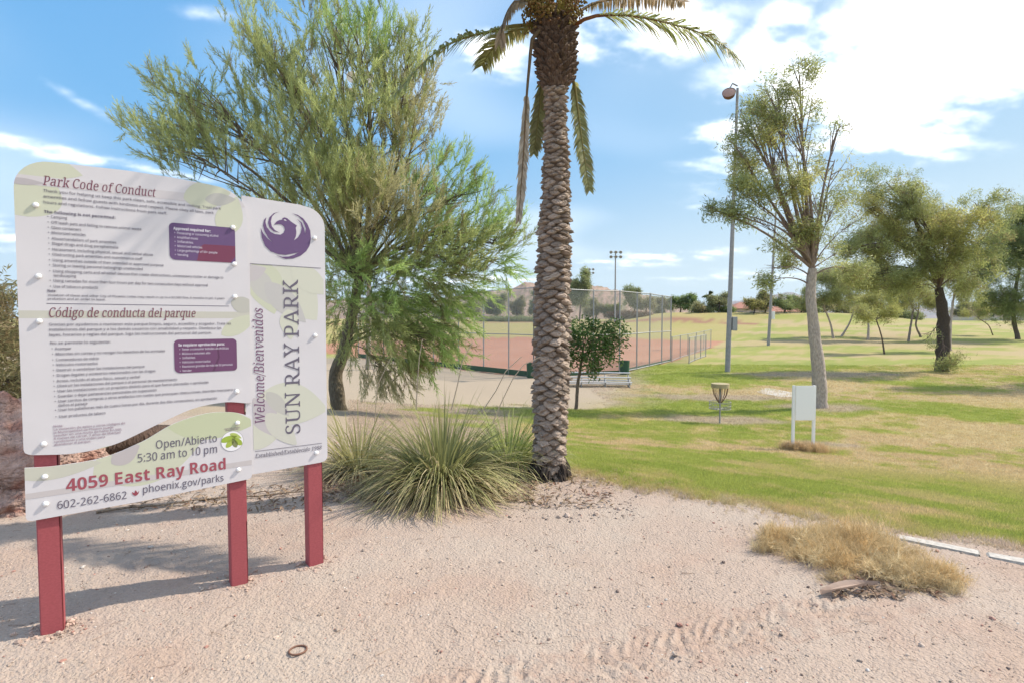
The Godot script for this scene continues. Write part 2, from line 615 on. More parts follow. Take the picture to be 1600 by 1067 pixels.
func far_hills() -> void:
	for h in [[[690, 468, 740, 459, 790, 455, 822, 444, 850, 447, 880, 442, 930, 448, 970, 455, 1010, 462, 1050, 474, 1110, 486], 620.0, Color(0.38, 0.27, 0.21), "hills", 36.0, "rocky brown desert hill behind the ball field"],
			[[1080, 486, 1130, 474, 1180, 468, 1215, 462, 1236, 458, 1262, 464, 1300, 470, 1350, 476, 1420, 480, 1500, 482, 1600, 484], 7000.0, Color(0.30, 0.225, 0.18), "mountain", 300.0, "far blue mountain ridge"],
			[[300, 470, 420, 474, 520, 470, 600, 466, 690, 472, 760, 478], 900.0, Color(0.33, 0.24, 0.19), "hills", 50.0, "low brown hills beyond the field"]]:
		var pts := PackedVector3Array()
		var cols := PackedColorArray()
		var px: Array = h[0]
		var D: float = h[1]
		var nx := 140
		var ny := 26
		var x0: float = px[0]
		var x1: float = px[px.size() - 2]
		for j in ny:
			var t := j / float(ny - 1)       # 0 front foot, 0.5 crest, 1 back foot
			for i in nx:
				var u := x0 - 60.0 + (x1 - x0 + 120.0) * i / (nx - 1)
				var yy := 500.0
				for k in range(0, px.size() - 2, 2):
					if u >= px[k] and u <= px[k + 2]:
						yy = lerpf(px[k + 1], px[k + 3], (u - px[k]) / (px[k + 2] - px[k]))
				var crest := at(u, yy, D)
				var lift := sin(PI * t)
				var dd := D + (t - 0.5) * D * 0.5
				var p := Vector3(crest.x * dd / D, -3.0, -dd)
				var hh := maxf(crest.y + 3.0, 0.0) * pow(lift, 0.8)
				hh *= 1.0 + 0.10 * nz.get_noise_2d(p.x * 4500.0 / D, p.z * 4500.0 / D)
				p.y += hh
				pts.append(p)
				var c: Color = h[2]
				var q := nz.get_noise_2d(p.x * 30000.0 / D, p.z * 9000.0 / D)
				c = c.lerp(Color(0.14, 0.15, 0.07), 0.7 * smoothstep(0.12, 0.3, q)).lerp(c * 1.25, smoothstep(0.1, 0.4, -q))
				cols.append(c)
		single(h[3], grid_mesh(pts, cols, nx, ny, false, PackedByteArray()), M.hill, h[5], "hill", "", "structure")
# ---------- the park sign ----------
const SIGN_AT := Vector3(-2.5304, 0, -2.9277)
const SIGN_TURN := 0.61528
var sans: FontVariation
var sans_bold: FontVariation
var sans_mid: FontVariation
var serif: FontVariation
var serif_slant: FontVariation

func font(names: String, bold: bool, slant: float, embolden := 0.0) -> FontVariation:
	var f := SystemFont.new()
	f.font_names = PackedStringArray([names])
	f.font_weight = 700 if bold else 400
	var v := FontVariation.new()
	v.base_font = f
	v.variation_embolden = embolden
	if slant != 0.0:
		v.variation_transform = Transform2D(Vector2(1, slant), Vector2(0, 1), Vector2.ZERO)
	return v

func sg(px: float, py: float) -> Vector2:
	# where a line of sight meets the face of the sign: metres along it and above the ground
	var u := Vector3(cos(SIGN_TURN), 0, -sin(SIGN_TURN))
	var n := Vector3(sin(SIGN_TURN), 0, cos(SIGN_TURN))
	var r := ray(px, py)
	var p := CAM + r * ((SIGN_AT + n * 0.06 - CAM).dot(n) / r.dot(n))
	return Vector2((p - SIGN_AT).dot(u), p.y)

func letter(parent: Node, text: String, s0: float, s1: float, base: float, em: float, f: Font, c: Color, z: float, upright := true, step := 2.0) -> void:
	var t := TextMesh.new()
	t.font = f
	t.font_size = 48
	t.pixel_size = 0.01
	t.depth = 0.02
	t.curve_step = step
	t.text = text
	t.horizontal_alignment = HORIZONTAL_ALIGNMENT_LEFT
	t.vertical_alignment = VERTICAL_ALIGNMENT_BOTTOM
	var box := t.get_aabb()
	if box.size.x <= 0.0:
		return
	var d := f.get_descent(48) * 0.01
	var sy := em / 0.48
	var sx := (s1 - s0) / box.size.x if s1 > s0 else sy
	var o := part("lettering", t, ink(c), parent)
	# the baseline sits one descent above the lower rim of the text's line
	var off := Vector3(-box.position.x * sx, -d * sy, 0)
	if upright:
		o.transform = Transform3D(Basis(Vector3(sx, 0, 0), Vector3(0, sy, 0), Vector3(0, 0, 0.02)), Vector3(s0 + off.x, base + off.y, z))
	else:
		# reads upwards: along grows with height, across grows towards the left
		o.transform = Transform3D(Basis(Vector3(0, sx, 0), Vector3(-sy, 0, 0), Vector3(0, 0, 0.02)), Vector3(base - off.y, s0 + off.x, z))

var inks := {}
func ink(c: Color) -> StandardMaterial3D:
	if not inks.has(c):
		var m := StandardMaterial3D.new()
		m.albedo_color = c.linear_to_srgb()
		m.roughness = 0.5
		inks[c] = m
	return inks[c]

func flat(parent: Node, called: String, pts: PackedVector2Array, c: Color, z: float, clip = null) -> void:
	var sets := [pts]
	if clip != null:
		sets = Geometry2D.intersect_polygons(pts, clip)
	for p in sets:
		if p.size() < 3:
			continue
		var b := MB.new()
		b.col = c
		b.poly(p, z - 0.0002, z)
		part(called, b.mesh(), M.print, parent)

func leaf_shape(c: Vector2, length: float, width: float, angle: float, point := 1.6) -> PackedVector2Array:
	var out := PackedVector2Array()
	var n := 22
	for i in n * 2:
		var t := i / float(n) if i < n else 2.0 - i / float(n)
		var w := width * 0.5 * pow(sin(PI * pow(t, 0.8)), 1.0 / point * 1.4) * (1.0 if i < n else -1.0)
		if i == n or i == 0: w = 0.0
		out.append(c + Vector2((t - 0.5) * length, w).rotated(angle))
	return out

func rounded(s0: float, h0: float, s1: float, h1: float, r: Array) -> PackedVector2Array:
	# corners: lower near, lower far, upper far, upper near
	var out := PackedVector2Array()
	var cs := [[s0, h0, PI, r[0]], [s1, h0, PI * 1.5, r[1]], [s1, h1, 0.0, r[2]], [s0, h1, PI * 0.5, r[3]]]
	for q in cs:
		var rad: float = maxf(q[3], 0.001)
		var cx: float = q[0] + (rad if q[0] == s0 else -rad)
		var cy: float = q[1] + (rad if q[1] == h0 else -rad)
		for i in 7:
			var a: float = q[2] + PI * 0.5 * i / 6.0
			out.append(Vector2(cx + cos(a) * rad, cy + sin(a) * rad))
	return out

func smooth(p: Array, closed := false) -> PackedVector2Array:
	var cv := Curve2D.new()
	for i in p.size():
		var a: Vector2 = p[maxi(i - 1, 0)]
		var b: Vector2 = p[mini(i + 1, p.size() - 1)]
		cv.add_point(p[i], -(b - a) / 6.0, (b - a) / 6.0)
	return cv.tessellate(4, 2.0)

func pxs(a: Array, ox: float, oy: float, k: float) -> PackedVector2Array:
	var out := PackedVector2Array()
	for i in range(0, a.size(), 2):
		out.append(sg(ox + a[i] / k, oy + a[i + 1] / k))
	return out

func park_sign() -> void:
	sans = font("Droid Sans", false, 0.0)
	sans_bold = font("Droid Sans", true, 0.0)
	sans_mid = font("Droid Sans", true, 0.0)
	serif = font("Droid Serif", false, 0.0)
	serif_slant = font("Droid Serif", false, 0.22)
	var root := thing("park_sign", SIGN_AT, "large white park rules sign on three burgundy square posts", "sign", "", SIGN_TURN)
	for s in [0.012, 0.934, 1.412]:
		var b := MB.new()
		b.box(Transform3D(Basis(), Vector3(s, 1.0, 0)), Vector3(0.1, 2.4, 0.1), 0.006)
		part("post", b.mesh(), M.post_paint, root)
	var dark := Color(0.115, 0.10, 0.14)
	var maroon := Color(0.17, 0.045, 0.075)
	var purple := Color(0.125, 0.072, 0.165)
	var sage := Color(0.47, 0.50, 0.34)
	var sage2 := Color(0.51, 0.525, 0.41)
	var mauve := Color(0.37, 0.345, 0.37)
	var sand := Color(0.47, 0.43, 0.425)
	# --- panel with the code of conduct
	var outline := PackedVector2Array()
	outline.append_array(smooth([Vector2(1.018, 1.165), Vector2(0.985, 1.166), Vector2(0.866, 1.182), Vector2(0.694, 1.158), Vector2(0.498, 1.076), Vector2(0.315, 0.995), Vector2(0.144, 0.968), Vector2(-0.015, 0.980), Vector2(-0.055, 0.988)]))
	outline.append_array(PackedVector2Array([Vector2(-0.07, 0.998), Vector2(-0.075, 1.015)]))
	for i in 9:
		var a := PI - PI * 0.5 * i / 8.0
		outline.append(Vector2(0.075 + cos(a) * 0.15, 2.372 + sin(a) * 0.15))
	outline.append_array(PackedVector2Array([Vector2(0.4, 2.528), Vector2(0.6, 2.522), Vector2(0.80, 2.508)]))
	for i in 9:
		var a := PI * 0.46 - PI * 0.46 * i / 8.0
		outline.append(Vector2(0.84 + cos(a) * 0.18, 2.322 + sin(a) * 0.18))
	var b1 := MB.new()
	b1.poly(outline, 0.0590, 0.0660)
	var pa := part("code_of_conduct_panel", b1.mesh(), M.panel, root)
	var z := 0.0663
	flat(pa, "printed_leaf", leaf_shape(Vector2(-0.02, 2.37), 0.30, 0.30, 1.2), sage2, z, outline)
	flat(pa, "printed_leaf", leaf_shape(Vector2(0.06, 2.50), 0.30, 0.14, -0.2), sage2, z + 0.0002, outline)
	flat(pa, "printed_band", PackedVector2Array([Vector2(-0.08, 2.392), Vector2(1.03, 2.392), Vector2(1.03, 2.440), Vector2(-0.08, 2.440)]), sand.lerp(Color(0.60, 0.58, 0.60), 0.55), z + 0.0004, outline)
	flat(pa, "printed_leaf", leaf_shape(Vector2(-0.03, 2.405), 0.16, 0.035, 0.0), mauve.lerp(sand, 0.4), z + 0.0006, outline)
	flat(pa, "printed_leaf", leaf_shape(Vector2(0.80, 2.44), 0.26, 0.16, 0.25), sage2, z + 0.0008, outline)
	flat(pa, "printed_leaf", leaf_shape(Vector2(0.87, 2.425), 0.17, 0.075, 0.12), mauve.lerp(sage2, 0.35), z + 0.0010, outline)
	flat(pa, "printed_leaf", leaf_shape(Vector2(0.92, 2.33), 0.26, 0.15, 1.25), sage2, z + 0.0006, outline)
	flat(pa, "printed_band", PackedVector2Array([Vector2(-0.08, 1.700), Vector2(1.03, 1.700), Vector2(1.03, 1.740), Vector2(-0.08, 1.740)]), sand.lerp(sage2, 0.5), z, outline)
	flat(pa, "printed_leaf", leaf_shape(Vector2(0.96, 1.66), 0.24, 0.10, 0.55), sage2, z + 0.0002, outline)
	flat(pa, "printed_leaf", leaf_shape(Vector2(0.99, 1.78), 0.16, 0.10, -0.3), mauve.lerp(sage2, 0.5), z + 0.0004, outline)
	flat(pa, "printed_leaf", leaf_shape(Vector2(0.30, 0.975), 0.26, 0.03, 0.15), sage, z, outline)
	flat(pa, "printed_rule", PackedVector2Array([Vector2(0.038, 1.7765), Vector2(0.903, 1.7735), Vector2(0.903, 1.7765), Vector2(0.038, 1.7795)]), dark, z + 0.0006)
	var zt := z + 0.0012
	letter(pa, "Park Code of Conduct", 0.040, 0.538, 2.397, 0.070, serif_slant, maroon, zt, true, 1.0)
	letter(pa, "Código de conducta del parque", 0.047, 0.722, 1.706, 0.070, serif_slant, maroon, zt, true, 1.0)
	var rows := [
		["Thank you for helping us keep this park clean, safe, accessible and inviting. Treat park", 0.041, 0.870, 2.362], ["amenities and fellow guests with kindness and respect. Please obey all laws, park", 0.041, 0.830, 2.332], ["hours and regulations. Follow instructions from park staff.", 0.041, 0.590, 2.302],
		["The following is not permitted:", 0.041, 0.345, 2.252],
		["•  Camping", 0.054, 0.135, 2.228], ["•  Off leash pets and failing to remove animal waste", 0.054, 0.463, 2.199], ["•  Glass containers", 0.054, 0.192, 2.172], ["•  Motorized vehicles", 0.054, 0.211, 2.145], ["•  Abuse/vandalism of park amenities", 0.054, 0.345, 2.115], ["•  Illegal drugs and drug paraphernalia", 0.054, 0.353, 2.088], ["•  Harassment, including physical, sexual and verbal abuse", 0.054, 0.515, 2.058], ["•  Obstructing park amenities and maintenance staff", 0.054, 0.465, 2.031], ["•  Using amenities outside of their intended or approved purpose", 0.054, 0.566, 2.001], ["•  Storing or leaving personal belongings unattended", 0.054, 0.464, 1.974], ["•  Using shopping carts and wheeled devices that create obstructions, unnecessary clutter or damage to", 0.054, 0.875, 1.943], ["landscaping", 0.072, 0.165, 1.920], ["•  Using ramadas for more than four hours per day for two consecutive days without approval", 0.054, 0.790, 1.893], ["•  Use of tobacco products", 0.054, 0.257, 1.862],
		["Note:", 0.044, 0.080, 1.838], ["Violation of these and other City of Phoenix codes may result in up to a $2,500 fine, 6 months in jail, 3 years", 0.044, 0.879, 1.817], ["probation and an order to leave.", 0.044, 0.290, 1.798],
		["Gracias por ayudarnos a mantener este parque limpio, seguro, accesible y acogedor. Trate las", 0.045, 0.912, 1.661], ["instalaciones del parque y a los demás usuarios con amabilidad y respeto. Obedezca las", 0.045, 0.858, 1.634], ["leyes, horarios y reglas del parque. Siga las instrucciones del personal del parque.", 0.045, 0.805, 1.606],
		["No se permite lo siguiente:", 0.048, 0.306, 1.563],
		["•  Acampar", 0.052, 0.135, 1.533], ["•  Mascotas sin correa y no recoger los desechos de los animales", 0.053, 0.562, 1.505], ["•  Contenedores de vidrio", 0.053, 0.252, 1.474], ["•  Vehículos motorizados", 0.054, 0.246, 1.447], ["•  Destruir o vandalizar las instalaciones del parque", 0.054, 0.460, 1.419], ["•  Drogas ilegales y accesorios relacionados con las drogas", 0.054, 0.512, 1.391], ["•  Acoso, incluido el abuso físico, sexual y verbal", 0.054, 0.437, 1.361], ["•  Obstruir las instalaciones del parque o al personal de mantenimiento", 0.055, 0.619, 1.334], ["•  Usar las instalaciones con un propósito distinto para el que fueron planeadas o aprobadas", 0.055, 0.782, 1.307], ["•  Guardar o dejar pertenencias personales sin supervisión", 0.056, 0.515, 1.279], ["•  Usar carritos de compras u otros artefactos con ruedas que provoquen obstrucciones, desorden innecesario o", 0.057, 0.929, 1.252], ["daños al paisaje", 0.072, 0.195, 1.229], ["•  Usar los pabellones más de cuatro horas por día, durante dos días consecutivos, sin aprobación", 0.057, 0.825, 1.205], ["•  Usar productos de tabaco", 0.058, 0.273, 1.169]]
	for r in rows:
		letter(pa, r[0], r[1], r[2], r[3], 0.0205 if r[3] != 1.817 and r[3] != 1.798 else 0.0165, sans_bold if r[0] in ["Note:", "The following is not permitted:"] else sans, dark, zt, true, 5.0)
	var fine := Color(0.28, 0.18, 0.25)
	var k := 0
	for t in ["Nota:", "La violación de estos y otros códigos de", "la Municipalidad de Phoenix puede", "resultar en una multa de hasta $2,500,", "6 meses de cárcel, 3 años de libertad", "condicional y una orden para", "abandonar el parque."]:
		letter(pa, t, 0.049, 0.049 + 0.0078 * t.length(), 1.120 - 0.0165 * k, 0.0165, sans, fine, zt, true, 5.0)
		k += 1
	for bx in [[0.597, 0.945, 2.043, 2.259, "Approval required for:", ["•  Possessing or consuming alcohol", "•  Amplified music", "•  Inflatables", "•  Motorized vehicles", "•  Large gatherings of 50+ people", "•  Vending"], 0.811, 0.0], [0.607, 0.941, 1.377, 1.575, "Se requiere aprobación para:", ["•  Tener o consumir bebidas alcohólicas", "•  Música a volumen alto", "•  Inflables", "•  Vehículos motorizados", "•  Reuniones grandes de más de 50 personas", "•  Vender"], 0.874, 1.0]]:
		var rr := rounded(bx[0], bx[2], bx[1], bx[3], [0.03, 0.012 if bx[7] == 0.0 else 0.02, 0.025, 0.025])
		flat(pa, "printed_box", rr, purple if bx[7] == 0.0 else Color(0.145, 0.062, 0.13), z + 0.0012)
		if bx[7] == 0.0:
			flat(pa, "printed_leaf", PackedVector2Array([Vector2(0.735, 2.04), Vector2(0.755, 2.13), Vector2(0.775, 2.145), Vector2(0.95, 2.147), Vector2(0.95, 2.09), Vector2(0.915, 2.04)]), Color(0.165, 0.045, 0.085), z + 0.0014, rr)
		else:
			flat(pa, "printed_leaf", PackedVector2Array([Vector2(0.80, 1.37), Vector2(0.835, 1.46), Vector2(0.832, 1.54), Vector2(0.84, 1.54), Vector2(0.846, 1.46), Vector2(0.812, 1.37)]), Color(0.10, 0.04, 0.09), z + 0.0014, rr)
		letter(pa, bx[4], bx[0] + 0.022, bx[6], bx[3] - 0.040, 0.022, sans_bold, Color(0.72, 0.7, 0.75), z + 0.0018, true, 5.0)
		k = 0
		for t in bx[5]:
			letter(pa, t, bx[0] + 0.027, bx[0] + 0.027 + 0.0067 * t.length(), bx[3] - 0.064 - 0.0255 * k, 0.018, sans, Color(0.66, 0.62, 0.70), z + 0.0018, true, 5.0)
			k += 1
	# --- panel with hours and address
	var o2 := PackedVector2Array()
	o2.append_array(smooth([Vector2(-0.074, 0.920), Vector2(0.062, 0.911), Vector2(0.255, 0.926), Vector2(0.434, 0.990), Vector2(0.594, 1.078), Vector2(0.761, 1.122), Vector2(0.901, 1.117), Vector2(0.99, 1.088), Vector2(1.008, 1.075)]))
	o2.append_array(PackedVector2Array([Vector2(1.014, 1.05), Vector2(1.014, 0.70), Vector2(1.008, 0.685), Vector2(0.99, 0.678), Vector2(0.4, 0.645), Vector2(-0.05, 0.634), Vector2(-0.07, 0.640), Vector2(-0.076, 0.655)]))
	var b2 := MB.new()
	b2.poly(o2, 0.0590, 0.0660)
	var pb := part("hours_panel", b2.mesh(), M.panel, root)
	flat(pb, "printed_leaf", leaf_shape(Vector2(0.50, 0.94), 0.62, 0.36, 0.35), sage2, z, o2)
	flat(pb, "printed_leaf", leaf_shape(Vector2(0.80, 1.06), 0.50, 0.20, -0.1), sage, z + 0.0002, o2)
	flat(pb, "printed_leaf", leaf_shape(Vector2(0.05, 0.90), 0.40, 0.12, 0.0), sage2.lerp(sand, 0.4), z + 0.0002, o2)
	flat(pb, "printed_leaf", leaf_shape(Vector2(0.36, 0.93), 0.16, 0.10, 0.6), sand.lerp(mauve, 0.3), z + 0.0004, o2)
	flat(pb, "printed_band", PackedVector2Array([Vector2(-0.08, 0.752), Vector2(1.03, 0.768), Vector2(1.03, 0.800), Vector2(-0.08, 0.782)]), sand.lerp(Color(0.60, 0.58, 0.60), 0.15), z + 0.0006, o2)
	letter(pb, "Open/Abierto", 0.505, 0.820, 0.942, 0.068, sans, dark, zt, true, 1.5)
	letter(pb, "5:30 am to 10 pm", 0.415, 0.820, 0.875, 0.068, sans, dark, zt, true, 1.5)
	letter(pb, "4059 East Ray Road", 0.092, 0.865, 0.764, 0.094, sans_mid, Color(0.30, 0.065, 0.09), zt, true, 1.5)
	letter(pb, "602-262-6862", 0.053, 0.358, 0.676, 0.060, sans, dark, zt, true, 1.5)
	letter(pb, "phoenix.gov/parks", 0.436, 0.852, 0.692, 0.060, sans, dark, zt, true, 1.5)
	# small burgundy bird between number and address
	flat(pb, "printed_bird", PackedVector2Array([Vector2(0.383, 0.710), Vector2(0.386, 0.694), Vector2(0.396, 0.684), Vector2(0.404, 0.684), Vector2(0.414, 0.694), Vector2(0.417, 0.710), Vector2(0.409, 0.699), Vector2(0.404, 0.712), Vector2(0.398, 0.716), Vector2(0.395, 0.699)]), Color(0.27, 0.062, 0.085), zt)
	# round leaf emblem
	var ring := PackedVector2Array()
	for i in 36:
		ring.append(Vector2(0.905, 0.935) + Vector2.from_angle(TAU * i / 36.0) * 0.064)
	flat(pb, "printed_ring", ring, Color(0.34, 0.33, 0.36), zt - 0.0002)
	var disc := PackedVector2Array()
	for i in 36:
		disc.append(Vector2(0.905, 0.935) + Vector2.from_angle(TAU * i / 36.0) * 0.0615)
	flat(pb, "printed_disc", disc, Color(0.74, 0.73, 0.75), zt)
	for l in [[0.885, 0.952, 0.10, 0.038, 0.25, Color(0.30, 0.40, 0.06)], [0.895, 0.925, 0.075, 0.034, 0.8, Color(0.34, 0.42, 0.08)], [0.917, 0.923, 0.066, 0.032, 1.9, Color(0.20, 0.22, 0.10)], [0.936, 0.930, 0.070, 0.034, 2.3, Color(0.30, 0.39, 0.06)], [0.925, 0.965, 0.075, 0.030, -0.5, Color(0.38, 0.46, 0.12)]]:
		flat(pb, "printed_leaf", leaf_shape(Vector2(l[0], l[1]), l[2], l[3], l[4]), l[5], zt + 0.0003, disc)
	letter(pb, "Arizona Parks & Recreation", 0.862, 0.950, 1.014, 0.010, sans, fine, zt, true, 5.0)
	letter(pb, "Municipal Member", 0.870, 0.942, 1.004, 0.010, sans, fine, zt, true, 5.0)
	# --- welcome panel
	var o3 := PackedVector2Array([Vector2(0.988, 0.704), Vector2(1.03, 0.703), Vector2(1.44, 0.714)])
	for i in 7:
		var a := -PI * 0.5 + PI * 0.5 * i / 6.0
		o3.append(Vector2(1.455 + cos(a) * 0.04, 0.756 + sin(a) * 0.04))
	for i in 9:
		var a := PI * 0.48 * i / 8.0
		o3.append(Vector2(1.368 + cos(a) * 0.13, 2.312 + sin(a) * 0.13))
	o3.append_array(PackedVector2Array([Vector2(1.34, 2.450), Vector2(0.988, 2.466)]))
	var b3 := MB.new()
	b3.poly(o3, 0.0505, 0.0575)
	var pc := part("welcome_panel", b3.mesh(), M.panel, root)
	var z3 := 0.0578
	var art := PackedVector2Array([Vector2(1.028, 0.86), Vector2(1.485, 0.86), Vector2(1.485, 2.035), Vector2(1.028, 2.043)])
	for l in [[1.30, 1.86, 0.44, 0.30, -0.9, sage2], [1.12, 1.90, 0.36, 0.22, -1.3, sage], [1.10, 1.90, 0.24, 0.13, -1.2, mauve.lerp(sage2, 0.45)], [1.24, 1.80, 0.36, 0.15, -0.8, mauve.lerp(sage2, 0.35)], [1.05, 1.99, 0.16, 0.10, 0.4, sand.lerp(mauve, 0.4)], [1.40, 1.95, 0.30, 0.16, -0.6, sage2], [1.26, 1.66, 0.20, 0.12, -1.5, sage2],
			[1.28, 1.13, 0.46, 0.28, -0.25, sage2], [1.10, 1.02, 0.42, 0.24, 0.8, sage2], [1.10, 1.06, 0.30, 0.16, -1.1, mauve.lerp(sand, 0.5)], [1.18, 1.14, 0.22, 0.09, -0.9, mauve.lerp(sage, 0.4)], [1.20, 0.97, 0.30, 0.13, -0.9, sage2.lerp(sand, 0.3)]]:
		flat(pc, "printed_leaf", leaf_shape(Vector2(l[0], l[1]), l[2], l[3], l[4]), l[5].lerp(Color(0.60, 0.58, 0.60), 0.22), z3, art)
		z3 += 0.0001
	flat(pc, "printed_rule", PackedVector2Array([Vector2(1.028, 2.043), Vector2(1.468, 2.037), Vector2(1.468, 2.0405), Vector2(1.028, 2.0465)]), dark, z3 + 0.0003)
	flat(pc, "printed_rule", PackedVector2Array([Vector2(1.036, 0.848), Vector2(1.458, 0.846), Vector2(1.458, 0.849), Vector2(1.036, 0.851)]), dark, z3 + 0.0003)
	var zc := z3 + 0.0006
	letter(pc, "SUN RAY PARK", 0.935, 1.955, 1.318, 0.130, serif, dark, zc, false, 1.0)
	letter(pc, "Welcome/Bienvenidos", 1.030, 1.765, 1.098, 0.082, serif_slant, Color(0.16, 0.07, 0.14), zc, false, 1.5)
	letter(pc, "Established/Establecido 1988", 1.036, 1.456, 0.806, 0.036, serif_slant, dark, zc, true, 2.0)
	var bird := pxs([345, 362, 365, 335, 390, 322, 418, 318, 420, 303, 440, 296, 465, 305, 500, 335, 530, 356, 555, 372, 543, 390, 549, 430, 545, 470, 528, 508, 565, 480, 590, 440, 600, 390, 590, 350, 555, 308, 600, 345, 622, 400, 630, 450, 638, 400, 612, 330, 570, 288, 510, 258, 560, 272, 612, 305, 652, 358, 678, 420, 684, 490, 671, 560, 640, 610, 590, 650, 520, 677, 450, 681, 360, 648, 420, 660, 480, 658, 530, 642, 570, 619, 520, 631, 450, 644, 385, 638, 310, 610, 260, 560, 228, 480, 218, 390, 240, 440, 280, 490, 330, 530, 288, 485, 255, 425, 240, 370, 250, 320, 270, 295, 262, 340, 275, 385, 310, 430, 350, 450, 400, 456, 430, 440, 443, 410, 435, 380, 410, 362, 380, 358], 370, 290, 5.925)
	flat(pc, "printed_bird", bird, purple, zc)
	flat(pc, "printed_feather", pxs([395, 243, 340, 257, 300, 295, 287, 345, 300, 390, 340, 426, 395, 439, 350, 414, 322, 380, 312, 335, 322, 290, 350, 259], 370, 290, 5.925), purple, zc)
	flat(pc, "printed_eye", pxs([430, 318, 445, 314, 460, 330, 442, 326], 370, 290, 5.925), Color(0.60, 0.58, 0.60), zc + 0.0003)
	# --- bolts: domed heads
	var dome := MB.new()
	dome.lathe([Vector2(0.014, 0), Vector2(0.0138, 0.004), Vector2(0.011, 0.009), Vector2(0.006, 0.012), Vector2(0.0, 0.013)], 14)
	var dm := dome.mesh()
	for p in [[0.009, 2.289, pa], [0.010, 1.920, pa], [0.006, 1.685, pa], [0.007, 1.036, pa], [0.934, 2.261, pa], [0.937, 2.036, pa], [0.936, 1.834, pa], [0.936, 1.244, pa], [0.006, 0.861, pb], [0.006, 0.715, pb], [0.936, 1.046, pb], [0.937, 0.749, pb], [1.429, 2.239, pc], [1.423, 1.585, pc], [1.420, 0.786, pc]]:
		var o := part("bolt", dm, M.bolt, p[2])
		o.transform = Transform3D(Basis(Vector3.RIGHT, PI * 0.5), Vector3(p[0], p[1], 0.0675 if p[2] != pc else zc))
# ---------- the date palm ----------
func prof(py: float) -> Array:
	var t := [[760, 859, 26.0], [700, 859, 26.5], [600, 861, 27.0], [500, 863, 26.5], [400, 866, 25.5], [300, 869, 22.5], [220, 869, 19.0], [165, 868, 16.5], [142, 868, 18.5], [130, 869, 24.0], [112, 869, 28.5], [80, 868.5, 30.5], [45, 867, 30.5], [30, 866, 27.0], [0, 866, 16.0]]
	for i in t.size() - 1:
		if py <= t[i][0] and py >= t[i + 1][0]:
			var k: float = (t[i][0] - py) / (t[i][0] - t[i + 1][0])
			return [lerpf(t[i][1], t[i + 1][1], k), lerpf(t[i][2], t[i + 1][2], k)]
	return [859.0, 26.0]

func scale_mesh(sd: int, stub: bool) -> ArrayMesh:
	var r := RandomNumberGenerator.new()
	r.seed = sd
	var b := MB.new()
	var tone := r.randf_range(0.75, 1.2)
	b.col = (Color(0.26, 0.185, 0.14) if stub else Color(0.52, 0.415, 0.335)) * tone
	var n := 10
	var rings := []
	for k in 4:
		var ring := []
		for i in n:
			var a := TAU * i / n
			var e := 1.0 / pow(pow(absf(cos(a)), 1.35) + pow(absf(sin(a)), 1.35), 1.0 / 1.35)
			var sc: float = [1.0, 0.93, 0.66, 0.25][k]
			var zz: float = [0.0, 0.62, 0.95, 1.0][k]
			var p := Vector3(cos(a) * e * 0.5 * sc, sin(a) * e * 0.5 * sc, zz + (r.randf_range(-0.16, 0.16) if k > 0 else 0.0))
			if stub:
				p.y += 0.25 * zz
				p.z *= 1.0 + 0.5 * sin(a)
			else:
				p.z *= 1.0 - 0.28 * sin(a) * (1.0 if k < 3 else 0.3)
			ring.append(p + Vector3(r.randf_range(-0.03, 0.03), r.randf_range(-0.03, 0.03), 0) * (1.0 if k > 0 else 0.0))
		rings.append(ring)
	for k in 3:
		for i in n:
			var A: Vector3 = rings[k][i]
			var B: Vector3 = rings[k][(i + 1) % n]
			var C: Vector3 = rings[k + 1][(i + 1) % n]
			var D: Vector3 = rings[k + 1][i]
			b.quad(A, D, C, B)
	for i in n:
		b.tri(rings[3][i], Vector3(0, 0, 1.0), rings[3][(i + 1) % n])
	return b.mesh()

